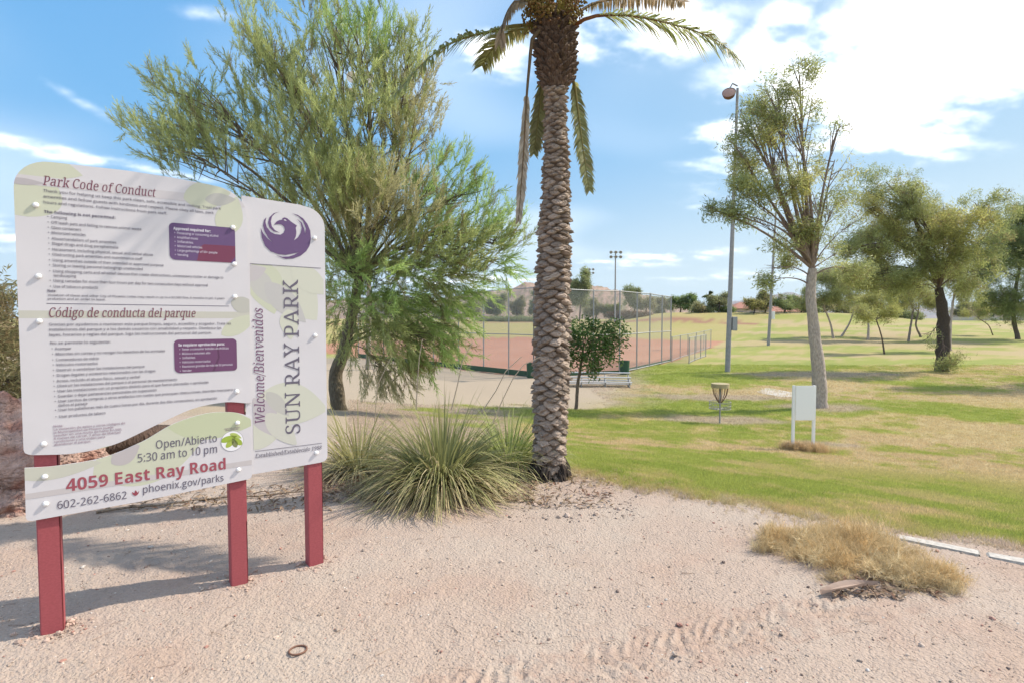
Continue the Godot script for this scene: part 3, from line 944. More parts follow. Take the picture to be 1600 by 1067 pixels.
func frond(parent: Node, pts: Array, leaf: float, green: Color, bare: float, limp: float, stalk: Color, n := 92, called := "frond") -> void:
	var cv := Curve3D.new()
	for i in pts.size():
		var a: Vector3 = pts[maxi(i - 1, 0)]
		var d: Vector3 = pts[mini(i + 1, pts.size() - 1)]
		cv.add_point(pts[i], -(d - a) / 6.0, (d - a) / 6.0)
	var L := cv.get_baked_length()
	var b := MB.new()
	var sp := []
	var sr := []
	for i in 15:
		var t := i / 14.0
		sp.append(cv.sample_baked(L * t))
		sr.append(lerpf(0.024, 0.0035, pow(t, 0.6)))
	b.col = stalk
	b.tube(sp, sr, 5)
	for i in n:
		var t := bare + (1.0 - bare) * (i + rng.randf()) / n
		var p := cv.sample_baked(L * t)
		var tan := (cv.sample_baked(minf(L * t + 0.03, L)) - cv.sample_baked(maxf(L * t - 0.03, 0.0))).normalized()
		var side := tan.cross(Vector3.UP)
		if side.length() < 0.25:
			side = tan.cross(Vector3(0.3, 0.1, 0.95))
		side = side.normalized()
		var up := side.cross(tan).normalized()
		var ln := leaf * (0.35 + 0.65 * sin(PI * clampf(0.12 + 0.8 * (t - bare) / (1.0 - bare), 0.0, 1.0)))
		for s in [-1.0, 1.0]:
			var k := ln * rng.randf_range(0.75, 1.15)
			var dir: Vector3 = (side * s * rng.randf_range(0.7, 1.05) + tan * rng.randf_range(0.55, 0.85) + up * rng.randf_range(-0.1, 0.35)).normalized()
			dir = dir.lerp(Vector3(0, -1, 0) + tan * 0.25 + side * s * 0.12, limp).normalized()
			var mid: Vector3 = p + dir * k * 0.5
			var tip: Vector3 = p + (dir * 0.93 + Vector3(0, -0.22, 0)).normalized() * k
			var w: Vector3 = dir.cross(up + Vector3(0.01, 0.02, 0)).normalized()
			b.col = green * rng.randf_range(0.7, 1.3)
			if rng.randf() < 0.12:
				b.col = b.col.lerp(Color(0.36, 0.29, 0.16), 0.7)
			b.ribbon([p, mid, tip], [0.007, 0.0105, 0.0], w)
	part(called, b.mesh(), M.leaf, parent)

func palm() -> void:
	var B := gp(859, 744)
	var Z := -B.z
	var k := Z / F
	var root := thing("date_palm", B, "tall date palm with diamond scaled trunk standing at gravel rim", "palm tree")
	var core := MB.new()
	core.col = Color(0.30, 0.225, 0.17)
	var cp := []
	var cr := []
	var py := 756.0
	while py > 4.0:
		var q := prof(py)
		cp.append(at(q[0], py, Z) - B)
		cr.append(q[1] * k - 0.042)
		py -= 12.0
	core.tube(cp, cr, 20)
	var trunk := part("trunk", core.mesh(), M.palm_bark, root)
	var shapes := []
	var stubs := []
	for i in 6:
		shapes.append(scale_mesh(100 + i, false))
		stubs.append(scale_mesh(200 + i, true))
	var lots := {}
	py = 748.0
	var row := 0
	var made := 0
	while py > 34.0:
		var q := prof(py)
		var stub := py < 138.0
		var pitch := lerpf(5.2, 7.6, smoothstep(180.0, 620.0, py)) if not stub else 7.5
		var n := 7 if not stub else 13
		var r: float = q[1] * k
		var c := at(q[0], py, Z) - B
		for i in n:
			var a := TAU * (i + 0.5 * (row % 2) + rng.randf_range(-0.20, 0.20)) / n + row * 0.035
			var o := Vector3(sin(a), 0, cos(a))
			var tilt := rng.randfn(0, 0.14)
			var basis := Basis(Vector3(cos(a), 0, -sin(a)), Vector3.UP, o) * Basis(Vector3(0, 0, 1), tilt)
			var w := TAU * r / n * rng.randf_range(0.68, 1.02)
			var h := pitch * k * 2.0 * rng.randf_range(0.66, 1.0)
			var dep := rng.randf_range(0.042, 0.078) if not stub else rng.randf_range(0.04, 0.065)
			if py > 640.0: dep *= 0.75
			if py < 330.0 and not stub: dep *= 0.8
			var t := Transform3D(basis * Basis.from_scale(Vector3(w, h, dep)), c + o * (r - 0.048) + Vector3(0, rng.randfn(0, 0.009), 0))
			var m: Mesh = stubs[rng.randi() % 6] if stub else shapes[rng.randi() % 6]
			if cos(a - 0.05) > 0.2 and made < 300:
				var e := part("leaf_base", m, M.palm_bark, trunk)
				e.transform = t
				made += 1
			else:
				if not lots.has(m): lots[m] = []
				lots[m].append(t)
		row += 1
		py -= pitch
	var rest := SurfaceTool.new()
	rest.begin(Mesh.PRIMITIVE_TRIANGLES)
	for m in lots:
		for t in lots[m]:
			rest.append_from(m, 0, t)
	var ro := part("leaf_bases", rest.commit(), M.palm_bark, root)
	ro.set_meta("kind", "stuff")
	# roots at the foot
	var rt := MB.new()
	rt.col = Color(0.10, 0.075, 0.06)
	for i in 90:
		var a := rng.randf() * TAU
		var o := Vector3(sin(a), 0, cos(a))
		var y0 := rng.randf_range(0.02, 0.22)
		rt.tube([o * 0.155 + Vector3(0, y0, 0), o * 0.215 + Vector3(0, y0 * 0.5, 0), o * rng.randf_range(0.22, 0.27) + Vector3(0, -0.05, 0)], [0.012, 0.011, 0.006], 5)
	part("roots", rt.mesh(), M.palm_bark, root)
	var green := Color(0.27, 0.30, 0.115)
	var dead := Color(0.42, 0.33, 0.23)
	var stalk := Color(0.32, 0.29, 0.11)
	var brown := Color(0.24, 0.17, 0.10)
	for f in [
		[[838, 40, 0, 805, 40, -0.1, 776, 47, -0.25, 712, 64, -0.5, 665, 95, -0.7, 616, 150, -0.9], 0.34, green, 0.2, 0.12, stalk],
		[[838, 44, 0.1, 800, 48, 0.35, 775, 68, 0.55, 753, 103, 0.75], 0.28, green.lerp(dead, 0.25), 0.12, 0.1, stalk],
		[[897, 40, 0, 915, 29, -0.1, 945, 23, -0.2, 1000, 26, -0.4, 1080, 46, -0.6, 1125, 66, -0.75, 1155, 94, -0.85], 0.42, green, 0.16, 0.2, Color(0.30, 0.16, 0.08)],
		[[890, 32, 0.1, 930, 4, 0.3, 1000, -4, 0.6, 1070, 2, 0.9], 0.22, dead, 0.2, 0.3, brown],
		[[846, 36, -0.1, 822, 2, -0.3, 804, 2, -0.4, 788, 28, -0.45, 780, 64, -0.45], 0.22, dead, 0.3, 0.55, brown],
		[[842, 48, -0.2, 832, 58, -0.25, 827, 105, -0.27, 823, 150, -0.27, 818, 240, -0.25, 810, 346, -0.22], 0.13, Color(0.50, 0.44, 0.36), 0.36, 0.4, brown],
		[[852, 112, 0.28, 847, 135, 0.34, 842, 180, 0.36, 834, 240, 0.36], 0.17, green.lerp(dead, 0.3), 0.1, 0.12, stalk],
		[[893, 112, 0.12, 898, 135, 0.14, 908, 210, 0.14, 921, 298, 0.12], 0.17, green.lerp(dead, 0.2), 0.08, 0.08, stalk],
		]:
		var p := []
		for i in range(0, f[0].size(), 3):
			p.append(at(f[0][i], f[0][i + 1], Z + f[0][i + 2]) - B)
		frond(root, p, f[1], f[2], f[3], f[4], f[5])
	var crown := at(866, 34, Z) - B
	for i in 24:
		var a := i * 2.39996 + 0.4
		var el := lerpf(0.85, 1.48, fmod(i * 0.618, 1.0))
		var d := Vector3(sin(a) * cos(el), sin(el), cos(a) * cos(el))
		var out := Vector3(sin(a), 0, cos(a))
		var p := [crown + out * 0.13 + Vector3(0, -0.03, 0)]
		var v := d
		var x: Vector3 = p[0]
		for s in 6:
			x += v * 0.31
			v = (v + Vector3(0, -0.10 - 0.04 * s, 0) + out * 0.03).normalized()
			p.append(x)
		frond(root, p, 0.36, green * rng.randf_range(0.8, 1.25), 0.24, 0.05, Color(0.36, 0.31, 0.10), 50)
	# ripening dates
	var date := MB.new()
	date.lathe([Vector2(0.0, -0.016), Vector2(0.008, -0.011), Vector2(0.0105, 0), Vector2(0.008, 0.011), Vector2(0.0, 0.016)], 7)
	var dmesh := date.mesh()
	for s in [[838, 8, -0.28], [826, 20, -0.1], [892, 14, -0.2], [905, 2, 0.1], [858, 2, -0.36]]:
		var c := at(s[0], s[1], Z + s[2]) - B
		var tf := []
		var cl := []
		for i in 120:
			var o := Vector3(rng.randfn(0, 0.05), rng.randfn(0, 0.075), rng.randfn(0, 0.05))
			tf.append(Transform3D(Basis.from_euler(Vector3(rng.randf() * 3, rng.randf() * 3, 0)), c + o))
			cl.append(Color(0.20, 0.16, 0.04).lerp(Color(0.16, 0.075, 0.03), rng.randf()))
		scatter("fruit_cluster", dmesh, M.plain, tf, cl, root)

# ---------- trees in general ----------
var shapes_of_leaf := {}
func leaf_mesh(kind: String) -> ArrayMesh:
	if shapes_of_leaf.has(kind):
		return shapes_of_leaf[kind]
	var r := RandomNumberGenerator.new()
	r.seed = kind.hash()
	var b := MB.new()
	if kind == "spray":
		# a twig with fine side twigs, about half a metre long
		b.ribbon([Vector3.ZERO, Vector3(0.01, 0.28, 0), Vector3(0.0, 0.55, 0.02)], [0.004, 0.003, 0.0], Vector3(1, 0, 0))
		for i in 22:
			var t := 0.04 + 0.5 * i / 22.0
			var a := i * 2.4
			var side := Vector3(cos(a), 0, sin(a))
			var p := Vector3(0.01, t, 0)
			var ln := r.randf_range(0.10, 0.26)
			var d := (side * r.randf_range(0.35, 0.75) + Vector3(0, 1, 0)).normalized()
			var q := p + d * ln * 0.6
			var e := p + (d + Vector3(0, 0.25, 0) + side * r.randf_range(-0.2, 0.2)).normalized() * ln
			b.col = Color(1, 1, 1) * r.randf_range(0.75, 1.2)
			b.ribbon([p, q, e], [0.005, 0.006, 0.0], side.cross(d).normalized())
			for j in 3:
				var p2 := p.lerp(q, r.randf_range(0.2, 1.0))
				var d2 := (d + Vector3(r.randfn(0, 0.5), r.randfn(0, 0.3), r.randfn(0, 0.5))).normalized()
				b.ribbon([p2, p2 + d2 * r.randf_range(0.04, 0.09)], [0.0065, 0.0], d2.cross(side + Vector3(0.1, 0.3, 0)).normalized())
	elif kind == "gum":
		for i in 26:
			var p := Vector3(r.randfn(0, 0.16), r.randfn(0, 0.16), r.randfn(0, 0.16))
			var d := Vector3(r.randfn(0, 0.55), -0.8, r.randfn(0, 0.55)).normalized()
			var ln := r.randf_range(0.12, 0.21)
			var w := d.cross(Vector3(r.randfn(), r.randfn(), r.randfn())).normalized()
			b.col = Color(1, 1, 1) * r.randf_range(0.7, 1.25)
			b.ribbon([p, p + d * ln * 0.4, p + d * ln], [0.003, 0.015, 0.0], w)
	elif kind == "broad":
		for i in 22:
			var p := Vector3(r.randfn(0, 0.10), r.randfn(0, 0.09), r.randfn(0, 0.10))
			var d := Vector3(r.randfn(0, 0.7), -0.35 + r.randfn(0, 0.3), r.randfn(0, 0.7)).normalized()
			var ln := r.randf_range(0.08, 0.14)
			var w := d.cross(Vector3(r.randfn(), 0.7, r.randfn())).normalized()
			b.col = Color(1, 1, 1) * r.randf_range(0.7, 1.25)
			b.ribbon([p, p + d * ln * 0.45, p + d * ln], [0.004, ln * 0.23, 0.0], w)
	elif kind == "far":
		for i in 26:
			var p := Vector3(r.randfn(0, 0.28), r.randfn(0, 0.24), r.randfn(0, 0.28))
			var d := Vector3(r.randfn(), r.randfn() - 0.3, r.randfn()).normalized()
			var ln := r.randf_range(0.16, 0.34)
			var w := d.cross(Vector3(r.randfn(), r.randfn(), r.randfn())).normalized()
			b.col = Color(1, 1, 1) * r.randf_range(0.7, 1.25)
			b.ribbon([p, p + d * ln * 0.45, p + d * ln], [0.01, ln * 0.22, 0.0], w)
	elif kind == "straw":
		for i in 16:
			var a := r.randf() * TAU
			var o := Vector3(cos(a), 0, sin(a))
			var h := r.randf_range(0.12, 0.30)
			var p := Vector3(r.randfn(0, 0.04), 0, r.randfn(0, 0.04))
			b.col = Color(1, 1, 1) * r.randf_range(0.7, 1.3)
			var lean := r.randf_range(0.1, 0.9)
			b.ribbon([p, p + Vector3(0, h * 0.6, 0) + o * h * 0.3 * lean, p + Vector3(0, h * 0.85, 0) + o * h * lean], [0.0016, 0.0013, 0.0], o.cross(Vector3.UP))
			for j in 3:
				var q := p + Vector3(0, h * 0.5, 0) + o * h * 0.28 * lean
				b.ribbon([q, q + Vector3(r.randfn(0, 0.05), r.randf_range(0.0, 0.07), r.randfn(0, 0.05))], [0.0014, 0.0], Vector3(o.z, 0, -o.x))
	elif kind == "turf":
		for i in 14:
			var a := r.randf() * TAU
			var o := Vector3(cos(a), 0, sin(a))
			var p := Vector3(r.randfn(0, 0.045), -0.005, r.randfn(0, 0.045))
			var h := r.randf_range(0.018, 0.042)
			b.col = Color(1, 1, 1) * r.randf_range(0.75, 1.25)
			b.ribbon([p, p + Vector3(0, h, 0) + o * h * r.randf_range(0.2, 0.9)], [0.0028, 0.0], o.cross(Vector3.UP))
	shapes_of_leaf[kind] = b.mesh()
	return shapes_of_leaf[kind]

func in_ball(lo := 0.0) -> Vector3:
	var v := Vector3(rng.randfn(), rng.randfn(), rng.randfn()).normalized()
	return v * pow(lerpf(lo, 1.0, rng.randf()), 0.45)

func tree(called: String, label: String, group: String, base: Vector3, Z: float, trunk: Array, blobs: Array, o: Dictionary) -> Node3D:
	var root := thing(called, base, label, o.get("category", "tree"), group)
	var k := Z / F
	var tp := [Vector3(0, -0.1, 0)]
	var tr := [trunk[0][2] * 1.12]
	for i in range(1, trunk.size()):
		tp.append(at(trunk[i][0], trunk[i][1], Z + (trunk[i][3] if trunk[i].size() > 3 else 0.0)) - base)
		tr.append(trunk[i][2])
	if o.get("flare", true):
		tp.insert(1, tp[0].lerp(tp[1], 0.12))
		tr.insert(1, trunk[0][2] * 0.95)
	var bark: Color = o.get("bark", Color(0.20, 0.165, 0.135))
	var tb := MB.new()
	tb.col = bark
	var cv := Curve3D.new()
	for i in tp.size():
		var a: Vector3 = tp[maxi(i - 1, 0)]
		var d: Vector3 = tp[mini(i + 1, tp.size() - 1)]
		cv.add_point(tp[i], -(d - a) / 6.0, (d - a) / 6.0)
	var L := cv.get_baked_length()
	var sp := []
	var sr := []
	var n := 16
	for i in n + 1:
		var s := L * i / n
		var p := cv.sample_baked(s)
		sp.append(p + Vector3(rng.randfn(), 0, rng.randfn()) * tr[0] * 0.05)
		var acc := 0.0
		var rad: float = tr[tr.size() - 1]
		for j in tp.size() - 1:
			var sl: float = tp[j].distance_to(tp[j + 1])
			if s <= acc + sl:
				rad = lerpf(tr[j], tr[j + 1], (s - acc) / sl)
				break
			acc += sl
		sr.append(rad * rng.randf_range(0.94, 1.06))
	tb.tube(sp, sr, o.get("sides", 12))
	var tm: Material = M.bark
	part("trunk", tb.mesh(), tm, root)
	var one := MB.new()
	var wood: Color = o.get("wood", bark * 1.05)
	one.col = wood
	var tf := []
	var cl := []
	var size: float = o.get("size", 1.0)
	var dens: float = o.get("density", 1.0)
	var hub: Vector3 = sp[int(n * 0.75)]
	var hang: float = o.get("hang", 0.0)
	for b in blobs:
		var dz: float = b[4] if b.size() > 4 else rng.randf_range(-1.0, 1.0) * o.get("deep", 1.0)
		var c := at(b[0], b[1], Z + dz) - base
		var rad := Vector3(b[2] * k, b[3] * k, (b[2] + b[3]) * 0.5 * k)
		var tint: Color = b[5] if b.size() > 5 else o.leaf
		# the limb that carries this part of the crown
		var s0 := sp[n] as Vector3
		var best := 1e9
		var fr := 0.03
		for i in range(int(n * o.get("fork", 0.5)), n + 1):
			var dd: float = (sp[i] - c).length() + maxf(0.0, sp[i].y - c.y + 0.2) * 2.0
			if dd < best:
				best = dd
				s0 = sp[i]
				fr = sr[i]
		var m1 := s0.lerp(c, 0.45) + Vector3(rng.randf_range(-1, 1), rng.randf_range(-0.4, 1.2), rng.randf_range(-1, 1)) * s0.distance_to(c) * 0.07 + Vector3(0, o.get("arch", 0.0) * 0.45 * Vector2(c.x - s0.x, c.z - s0.z).length(), 0)
		var r0 := minf(fr * 0.75, (0.02 + s0.distance_to(c) * 0.022) * o.get("limb", 1.0))
		var lb := MB.new()
		lb.col = wood
		var lp := []
		var lr := []
		for i in 10:
			# an even bow from the fork through the bend to the heart of this clump
			var t := i / 9.0
			var mm := m1 * 2.0 - (s0 + c) * 0.5
			lp.append(s0 * (1.0 - t) * (1.0 - t) + mm * 2.0 * t * (1.0 - t) + c * t * t)
			lr.append(r0 * lerpf(1.0, 0.22, pow(t, 0.8)))
		lb.tube(lp, lr, 7, false)
		if o.get("limbs", true):
			part("limb", lb.mesh(), tm, root)
		else:
			one.tube([s0, m1, c], [r0, r0 * 0.66, r0 * 0.3], 5, false)
		for i in int(o.get("twigs", 9)):
			var q := c + in_ball(0.3) * rad * 0.95
			var st := m1.lerp(c, rng.randf_range(0.2, 1.0))
			one.tube([st, st.lerp(q, 0.5) + Vector3(0, rng.randf_range(-0.05, 0.12), 0) * st.distance_to(q), q], [r0 * 0.32, r0 * 0.2, r0 * 0.07], 4, false)
		var count := int(dens * 34.0 * pow(rad.x * rad.y * rad.z, 0.667) / (size * size))
		var oc := Vector3(rng.randf(), rng.randf(), rng.randf()) * 90.0
		var knots := []
		for i in int(o.get("split", 0)):
			knots.append([in_ball(0.1) * 0.78, rng.randf_range(0.38, 0.7)])
		for i in count:
			var u := in_ball(0.05)
			if knots.size() and rng.randf() < 0.6:
				var kn: Array = knots[rng.randi() % knots.size()]
				u = kn[0] + u * kn[1] * Vector3(1.0, 0.8, 1.0)
			var p := c + u * rad
			if nfine.get_noise_3dv(p * o.get("gap_freq", 1.1) / 2.0 + oc) < o.get("gap", -0.12):
				continue
			var out := (p - hub).normalized()
			var y: Vector3 = (out * o.get("outward", 0.5) + Vector3(rng.randfn(), rng.randfn(), rng.randfn()) * o.get("messy", 0.6) + Vector3(0, o.get("lift", 0.4), 0) + Vector3(0, -hang - (1.1 if b[1] > 400.0 and o.kind == "spray" else 0.0), 0)).normalized()
			var x: Vector3 = y.cross(Vector3(rng.randfn(), rng.randfn(), rng.randfn())).normalized()
			var s := size * rng.randf_range(0.6, 1.35)
			tf.append(Transform3D(Basis(x, y, x.cross(y)) * s, p))
			var t := tint * rng.randf_range(0.72, 1.28)
			if rng.randf() < o.get("dead", 0.08):
				t = t.lerp(Color(0.27, 0.20, 0.11), 0.75)
			cl.append(t)
	if one.v.size():
		part("twigs", one.mesh(), tm, root)
	scatter("crown", leaf_mesh(o.kind), M.leaf, tf, cl, root)
	return root

func feathery_tree() -> void:
	var base := gp(530, 640)
	var Z := -base.z
	var olive := Color(0.46, 0.51, 0.215)
	var bright := Color(0.40, 0.53, 0.185)
	var tan := Color(0.52, 0.49, 0.27)
	var dark := Color(0.43, 0.48, 0.21)
	var blobs := []
	for b in [[265, 200, 75, 36, 0.3, olive], [320, 160, 70, 45, -0.6, olive], [300, 240, 90, 40, -1.0, dark], [400, 60, 50, 55, 0.0, olive], [440, 110, 70, 70, -0.5, olive], [520, 55, 55, 60, 0.4, olive], [560, 70, 60, 65, -0.5, bright], [470, 170, 90, 60, 0.8, olive], [590, 150, 70, 60, -0.8, olive],
			[640, 150, 55, 50, 0.4, tan], [390, 220, 100, 50, 1.2, dark], [540, 210, 100, 60, -1.2, olive], [650, 210, 60, 40, -0.4, tan], [480, 270, 110, 50, -0.8, dark], [600, 290, 90, 60, 0.6, tan], [680, 290, 55, 45, -0.6, bright], [730, 300, 45, 40, -0.9, bright], [760, 360, 50, 35, -0.8, bright], [795, 385, 35, 22, -0.8, olive],
			[690, 360, 60, 50, 0.5, bright], [560, 350, 80, 60, -1.2, tan], [630, 400, 70, 55, -0.8, olive], [550, 440, 60, 60, -0.3, olive], [640, 470, 70, 50, -0.4, bright], [690, 480, 45, 45, -0.6, bright], [600, 530, 60, 50, -0.6, olive], [670, 540, 50, 35, -0.5, bright], [520, 480, 35, 60, 0.3, olive], [530, 380, 60, 50, 0.5, dark], [440, 330, 80, 50, 0.8, dark], [640, 90, 30, 40, 0.0, olive], [600, 440, 70, 50, -1.4, bright], [660, 420, 60, 40, -1.2, olive], [690, 400, 60, 40, -0.2, bright], [640, 520, 60, 40, -1.2, olive], [570, 500, 50, 50, -1.2, olive], [540, 300, 70, 50, -1.6, olive], [620, 330, 70, 50, -1.5, tan], [700, 530, 34, 36, -0.8, bright], [600, 580, 50, 24, -0.9, tan], [740, 440, 44, 36, -0.7, bright], [720, 400, 50, 40, -1.2, olive], [770, 410, 36, 26, -1.0, bright]]:
		blobs.append(b)
	tree("palo_verde_tree", "large feathery green desert tree with dark leaning trunk behind the sign", "", base, Z, [[530, 640, 0.21], [524, 590, 0.19], [538, 540, 0.155], [552, 485, 0.14], [560, 440, 0.12]], blobs,
		{"kind": "spray", "leaf": olive, "size": 1.0, "density": 6.2, "gap": -0.04, "limb": 0.45, "gap_freq": 1.6, "outward": 0.9, "messy": 0.5, "lift": 0.55, "bark": Color(0.24, 0.20, 0.145), "twigs": 14, "fork": 0.55, "dead": 0.07, "arch": 0.3})

# ---------- arching rosettes ----------
func yucca(called: String, label: String, base: Vector3, n: int, reach: float, young: Color, old: Color, stalks: Array) -> void:
	var root := thing(called, base, label, "plant", "")
	var b := MB.new()
	for i in n:
		var a := rng.randf() * TAU
		var t := pow(rng.randf(), 0.55)              # 0 upright heart, 1 outer skirt
		var el := lerpf(1.40, 0.12, t) + rng.randfn(0, 0.14)
		var d := Vector3(sin(a) * cos(el), sin(el), cos(a) * cos(el))
		var ln := reach * rng.randf_range(0.65, 1.15)
		var p := Vector3(sin(a), 0, cos(a)) * rng.randf_range(0.02, 0.22) * reach + Vector3(0, 0.03, 0)
		var pts := [p]
		var w := []
		var sag := rng.randf_range(0.10, 0.34) + 0.10 * t
		for s in 7:
			p += d * ln / 7.0
			d = (d + Vector3(0, -sag, 0) * (0.4 + s * 0.16)).normalized()
			p.y = maxf(p.y, 0.012 + rng.randf() * 0.02)
			pts.append(p)
		for s in 8:
			w.append(0.0074 * (1.0 - pow(s / 7.2, 2.0)) * rng.randf_range(0.9, 1.1) if s < 7 else 0.0)
		b.col = young.lerp(old, smoothstep(0.45, 1.0, t + rng.randfn(0, 0.22))) * rng.randf_range(0.7, 1.25)
		var side := Vector3(cos(a), 0, -sin(a)).rotated(Vector3(0, 1, 0), rng.randfn(0, 0.4))
		b.ribbon(pts, w, side)
	var lv := part("leaves", b.mesh(), M.blade, root)
	for s in stalks:
		var q := MB.new()
		q.col = Color(0.44, 0.36, 0.26)
		var sp := []
		var sr := []
		for i in range(0, s.size(), 2):
			sp.append(at(s[i], s[i + 1], -base.z) - base)
			sr.append(lerpf(0.006, 0.0035, i / float(s.size())))
		q.tube(sp, sr, 5)
		part("flower_stalk", q.mesh(), M.plain, root)

func yuccas() -> void:
	yucca("yucca_clump", "big spiky yucca clump of arching green and straw leaves beside palm", gp(690, 762), 1700, 0.98, Color(0.30, 0.305, 0.125), Color(0.50, 0.42, 0.25),
		[[755, 640, 775, 610, 790, 580, 806, 565, 815, 557], [770, 660, 785, 625, 802, 590, 818, 570, 845, 557], [705, 640, 715, 600, 722, 565, 738, 535], [650, 640, 652, 600, 655, 560, 660, 530]])
	yucca("yucca_clump", "straw coloured yucca clump half hidden behind the welcome panel", gp(560, 735), 480, 0.85, Color(0.33, 0.31, 0.14), Color(0.54, 0.46, 0.29), [[585, 660, 590, 600, 610, 560]])
	yucca("yucca_clump", "smaller green yucca clump close against the palm trunk", gp(795, 728), 620, 0.80, Color(0.28, 0.33, 0.10), Color(0.52, 0.45, 0.26), [])
# ---------- on the gravel ----------
func near_ground() -> void:
	near_gravel()
	# loose stones
	var st := MB.new()
	var r := RandomNumberGenerator.new()
	r.seed = 8
	var ring := []
	for j in 4:
		var row := []
		for i in 7:
			var a := TAU * i / 7.0
			var e := -PI * 0.5 + PI * (j + 0.5) / 4.0
			row.append(Vector3(cos(a) * cos(e), sin(e) * 0.7, sin(a) * cos(e)) * r.randf_range(0.75, 1.15))
		ring.append(row)
	for j in 3:
		for i in 7:
			st.quad(ring[j][i], ring[j + 1][i], ring[j + 1][(i + 1) % 7], ring[j][(i + 1) % 7])
	for i in 7:
		st.tri(ring[3][i], Vector3(0, 0.8, 0), ring[3][(i + 1) % 7])
	var stone := st.mesh()
	var tf := []
	var cl := []
	while tf.size() < 24000:
		var Z := 1.9 * exp(rng.randf() * 1.6)
		var x := rng.randf_range(-1.3, 1.3) * Z
		if edge(x, -Z) > 0.1 + rng.randf() * 0.2:
			continue
		var s := 0.0020 * exp(rng.randfn(0, 0.62)) * (0.55 + Z * 0.14)
		if rng.randf() < 0.006: s *= 2.2
		var p := on(x, -Z)
		p.y += s * 0.25
		tf.append(Transform3D(Basis.from_euler(Vector3(rng.randf() * 0.6, rng.randf() * TAU, rng.randf() * 0.6)) * Basis.from_scale(Vector3(s * rng.randf_range(0.8, 1.6), s, s)), p))
		var g := rng.randf()
		cl.append((Color(0.41, 0.325, 0.265) if g < 0.7 else Color(0.36, 0.20, 0.16) if g < 0.82 else Color(0.56, 0.51, 0.46) if g < 0.92 else Color(0.20, 0.15, 0.13)) * rng.randf_range(0.7, 1.2))
	var pb := scatter("pebbles", stone, M.stone, tf, cl, self)
	tag(pb, "loose pebbles strewn over the tan gravel", "pebbles", "", "stuff")
	# cobbles and lumps near the palm's foot
	tf = []
	cl = []
	for i in 420:
		var p := gp(rng.randf_range(780, 1010), rng.randf_range(735, 815))
		var s := 0.006 * exp(rng.randfn(0, 0.5))
		tf.append(Transform3D(Basis.from_euler(Vector3(rng.randf(), rng.randf() * TAU, 0)) * Basis.from_scale(Vector3(s * 1.3, s, s)), p + Vector3(0, s * 0.3, 0)))
		cl.append(Color(0.38, 0.30, 0.25) * rng.randf_range(0.7, 1.2))
	for f in [Vector2(78, 985), Vector2(372, 910), Vector2(492, 880)]:
		for i in 130:
			var a := rng.randf() * TAU
			var p := gp(f.x, f.y) + Vector3(cos(a), 0, sin(a)) * (0.07 + absf(rng.randfn(0, 0.05)))
			var s := 0.005 * exp(rng.randfn(0, 0.55))
			tf.append(Transform3D(Basis.from_euler(Vector3(rng.randf(), rng.randf() * TAU, 0)) * Basis.from_scale(Vector3(s * 1.3, s, s)), on(p.x, p.z) + Vector3(0, s * 0.3, 0)))
			cl.append(Color(0.38, 0.28, 0.23) * rng.randf_range(0.7, 1.3))
	var cb := scatter("soil_lumps", stone, M.stone, tf, cl, self)
	tag(cb, "lumps of soil and stone round the palm and post feet", "soil", "", "stuff")
	# shed leaves and chips under the yuccas and behind the sign
	var chip := MB.new()
	chip.ribbon([Vector3(-0.03, 0, 0), Vector3(0, 0.006, 0), Vector3(0.035, 0, 0.004)], [0.002, 0.008, 0.0], Vector3(0, 0, 1))
	tf = []
	cl = []
	# soil turned up round the post feet
	for z in [[500, 840, 735, 785, 1700], [0, 500, 690, 735, 1600], [150, 520, 760, 800, 500], [1300, 1480, 900, 936, 200], [820, 960, 745, 795, 240]]:
		for i in z[4]:
			var p := gp(rng.randf_range(z[0], z[1]), rng.randf_range(z[2], z[3]))
			tf.append(Transform3D(Basis.from_euler(Vector3(rng.randfn(0, 0.3), rng.randf() * TAU, rng.randfn(0, 0.3))) * Basis.from_scale(Vector3.ONE * rng.randf_range(0.5, 1.5)), p + Vector3(0, rng.randf_range(0.004, 0.03), 0)))
			cl.append(Color(0.19, 0.10, 0.065).lerp(Color(0.34, 0.26, 0.17), rng.randf()) * rng.randf_range(0.5, 1.2))
	var lf := scatter("leaf_litter", chip.mesh(), M.dry, tf, cl, self)
	tag(lf, "brown leaf litter under the yuccas and behind the sign", "leaf litter", "", "stuff")
	tf = []
	cl = []
	var tw := MB.new()
	tw.tube([Vector3(-0.05, 0, 0), Vector3(-0.01, 0.004, 0.006), Vector3(0.05, 0.001, -0.004)], [0.0016, 0.0014, 0.0006], 4)
	for i in 260:
		var p := gp(rng.randf_range(0, 1600), rng.randf_range(790, 1060))
		if edge(p.x, p.z) > -0.1:
			continue
		tf.append(Transform3D(Basis(Vector3.UP, rng.randf() * TAU) * Basis.from_scale(Vector3.ONE * rng.randf_range(0.25, 1.0)), p + Vector3(0, 0.004, 0)))
		cl.append(Color(0.26, 0.18, 0.13) * rng.randf_range(0.5, 1.4))
	var tg := scatter("twig_litter", tw.mesh(), M.plain, tf, cl, self)
	tag(tg, "tiny twigs strewn over the gravel", "twigs", "", "stuff")
	# lawn blades where single tufts still show
	tf = []
	cl = []
	while tf.size() < 190000:
		var Z := 3.2 * exp(pow(rng.randf(), 1.0) * 2.6)
		var x := rng.randf_range(-0.3, 1.15) * Z
		var e := edge(x, -Z) + 0.30 * nz.get_noise_2d(x * 45.0, -Z * 45.0 + 90.0) + 0.16 * nfine.get_noise_2d(x * 3.0, -Z * 3.0)
		if e < -0.05 + rng.randf() * 0.12:
			continue
		var c := ground_color(x, -Z)
		if c.g < c.r * 0.72 or (Z > 20.0 and c.g < c.r * 0.84 and x < 4.0):
			continue
		if c.g < c.r * 0.86 and rng.randf() < 0.5:
			continue
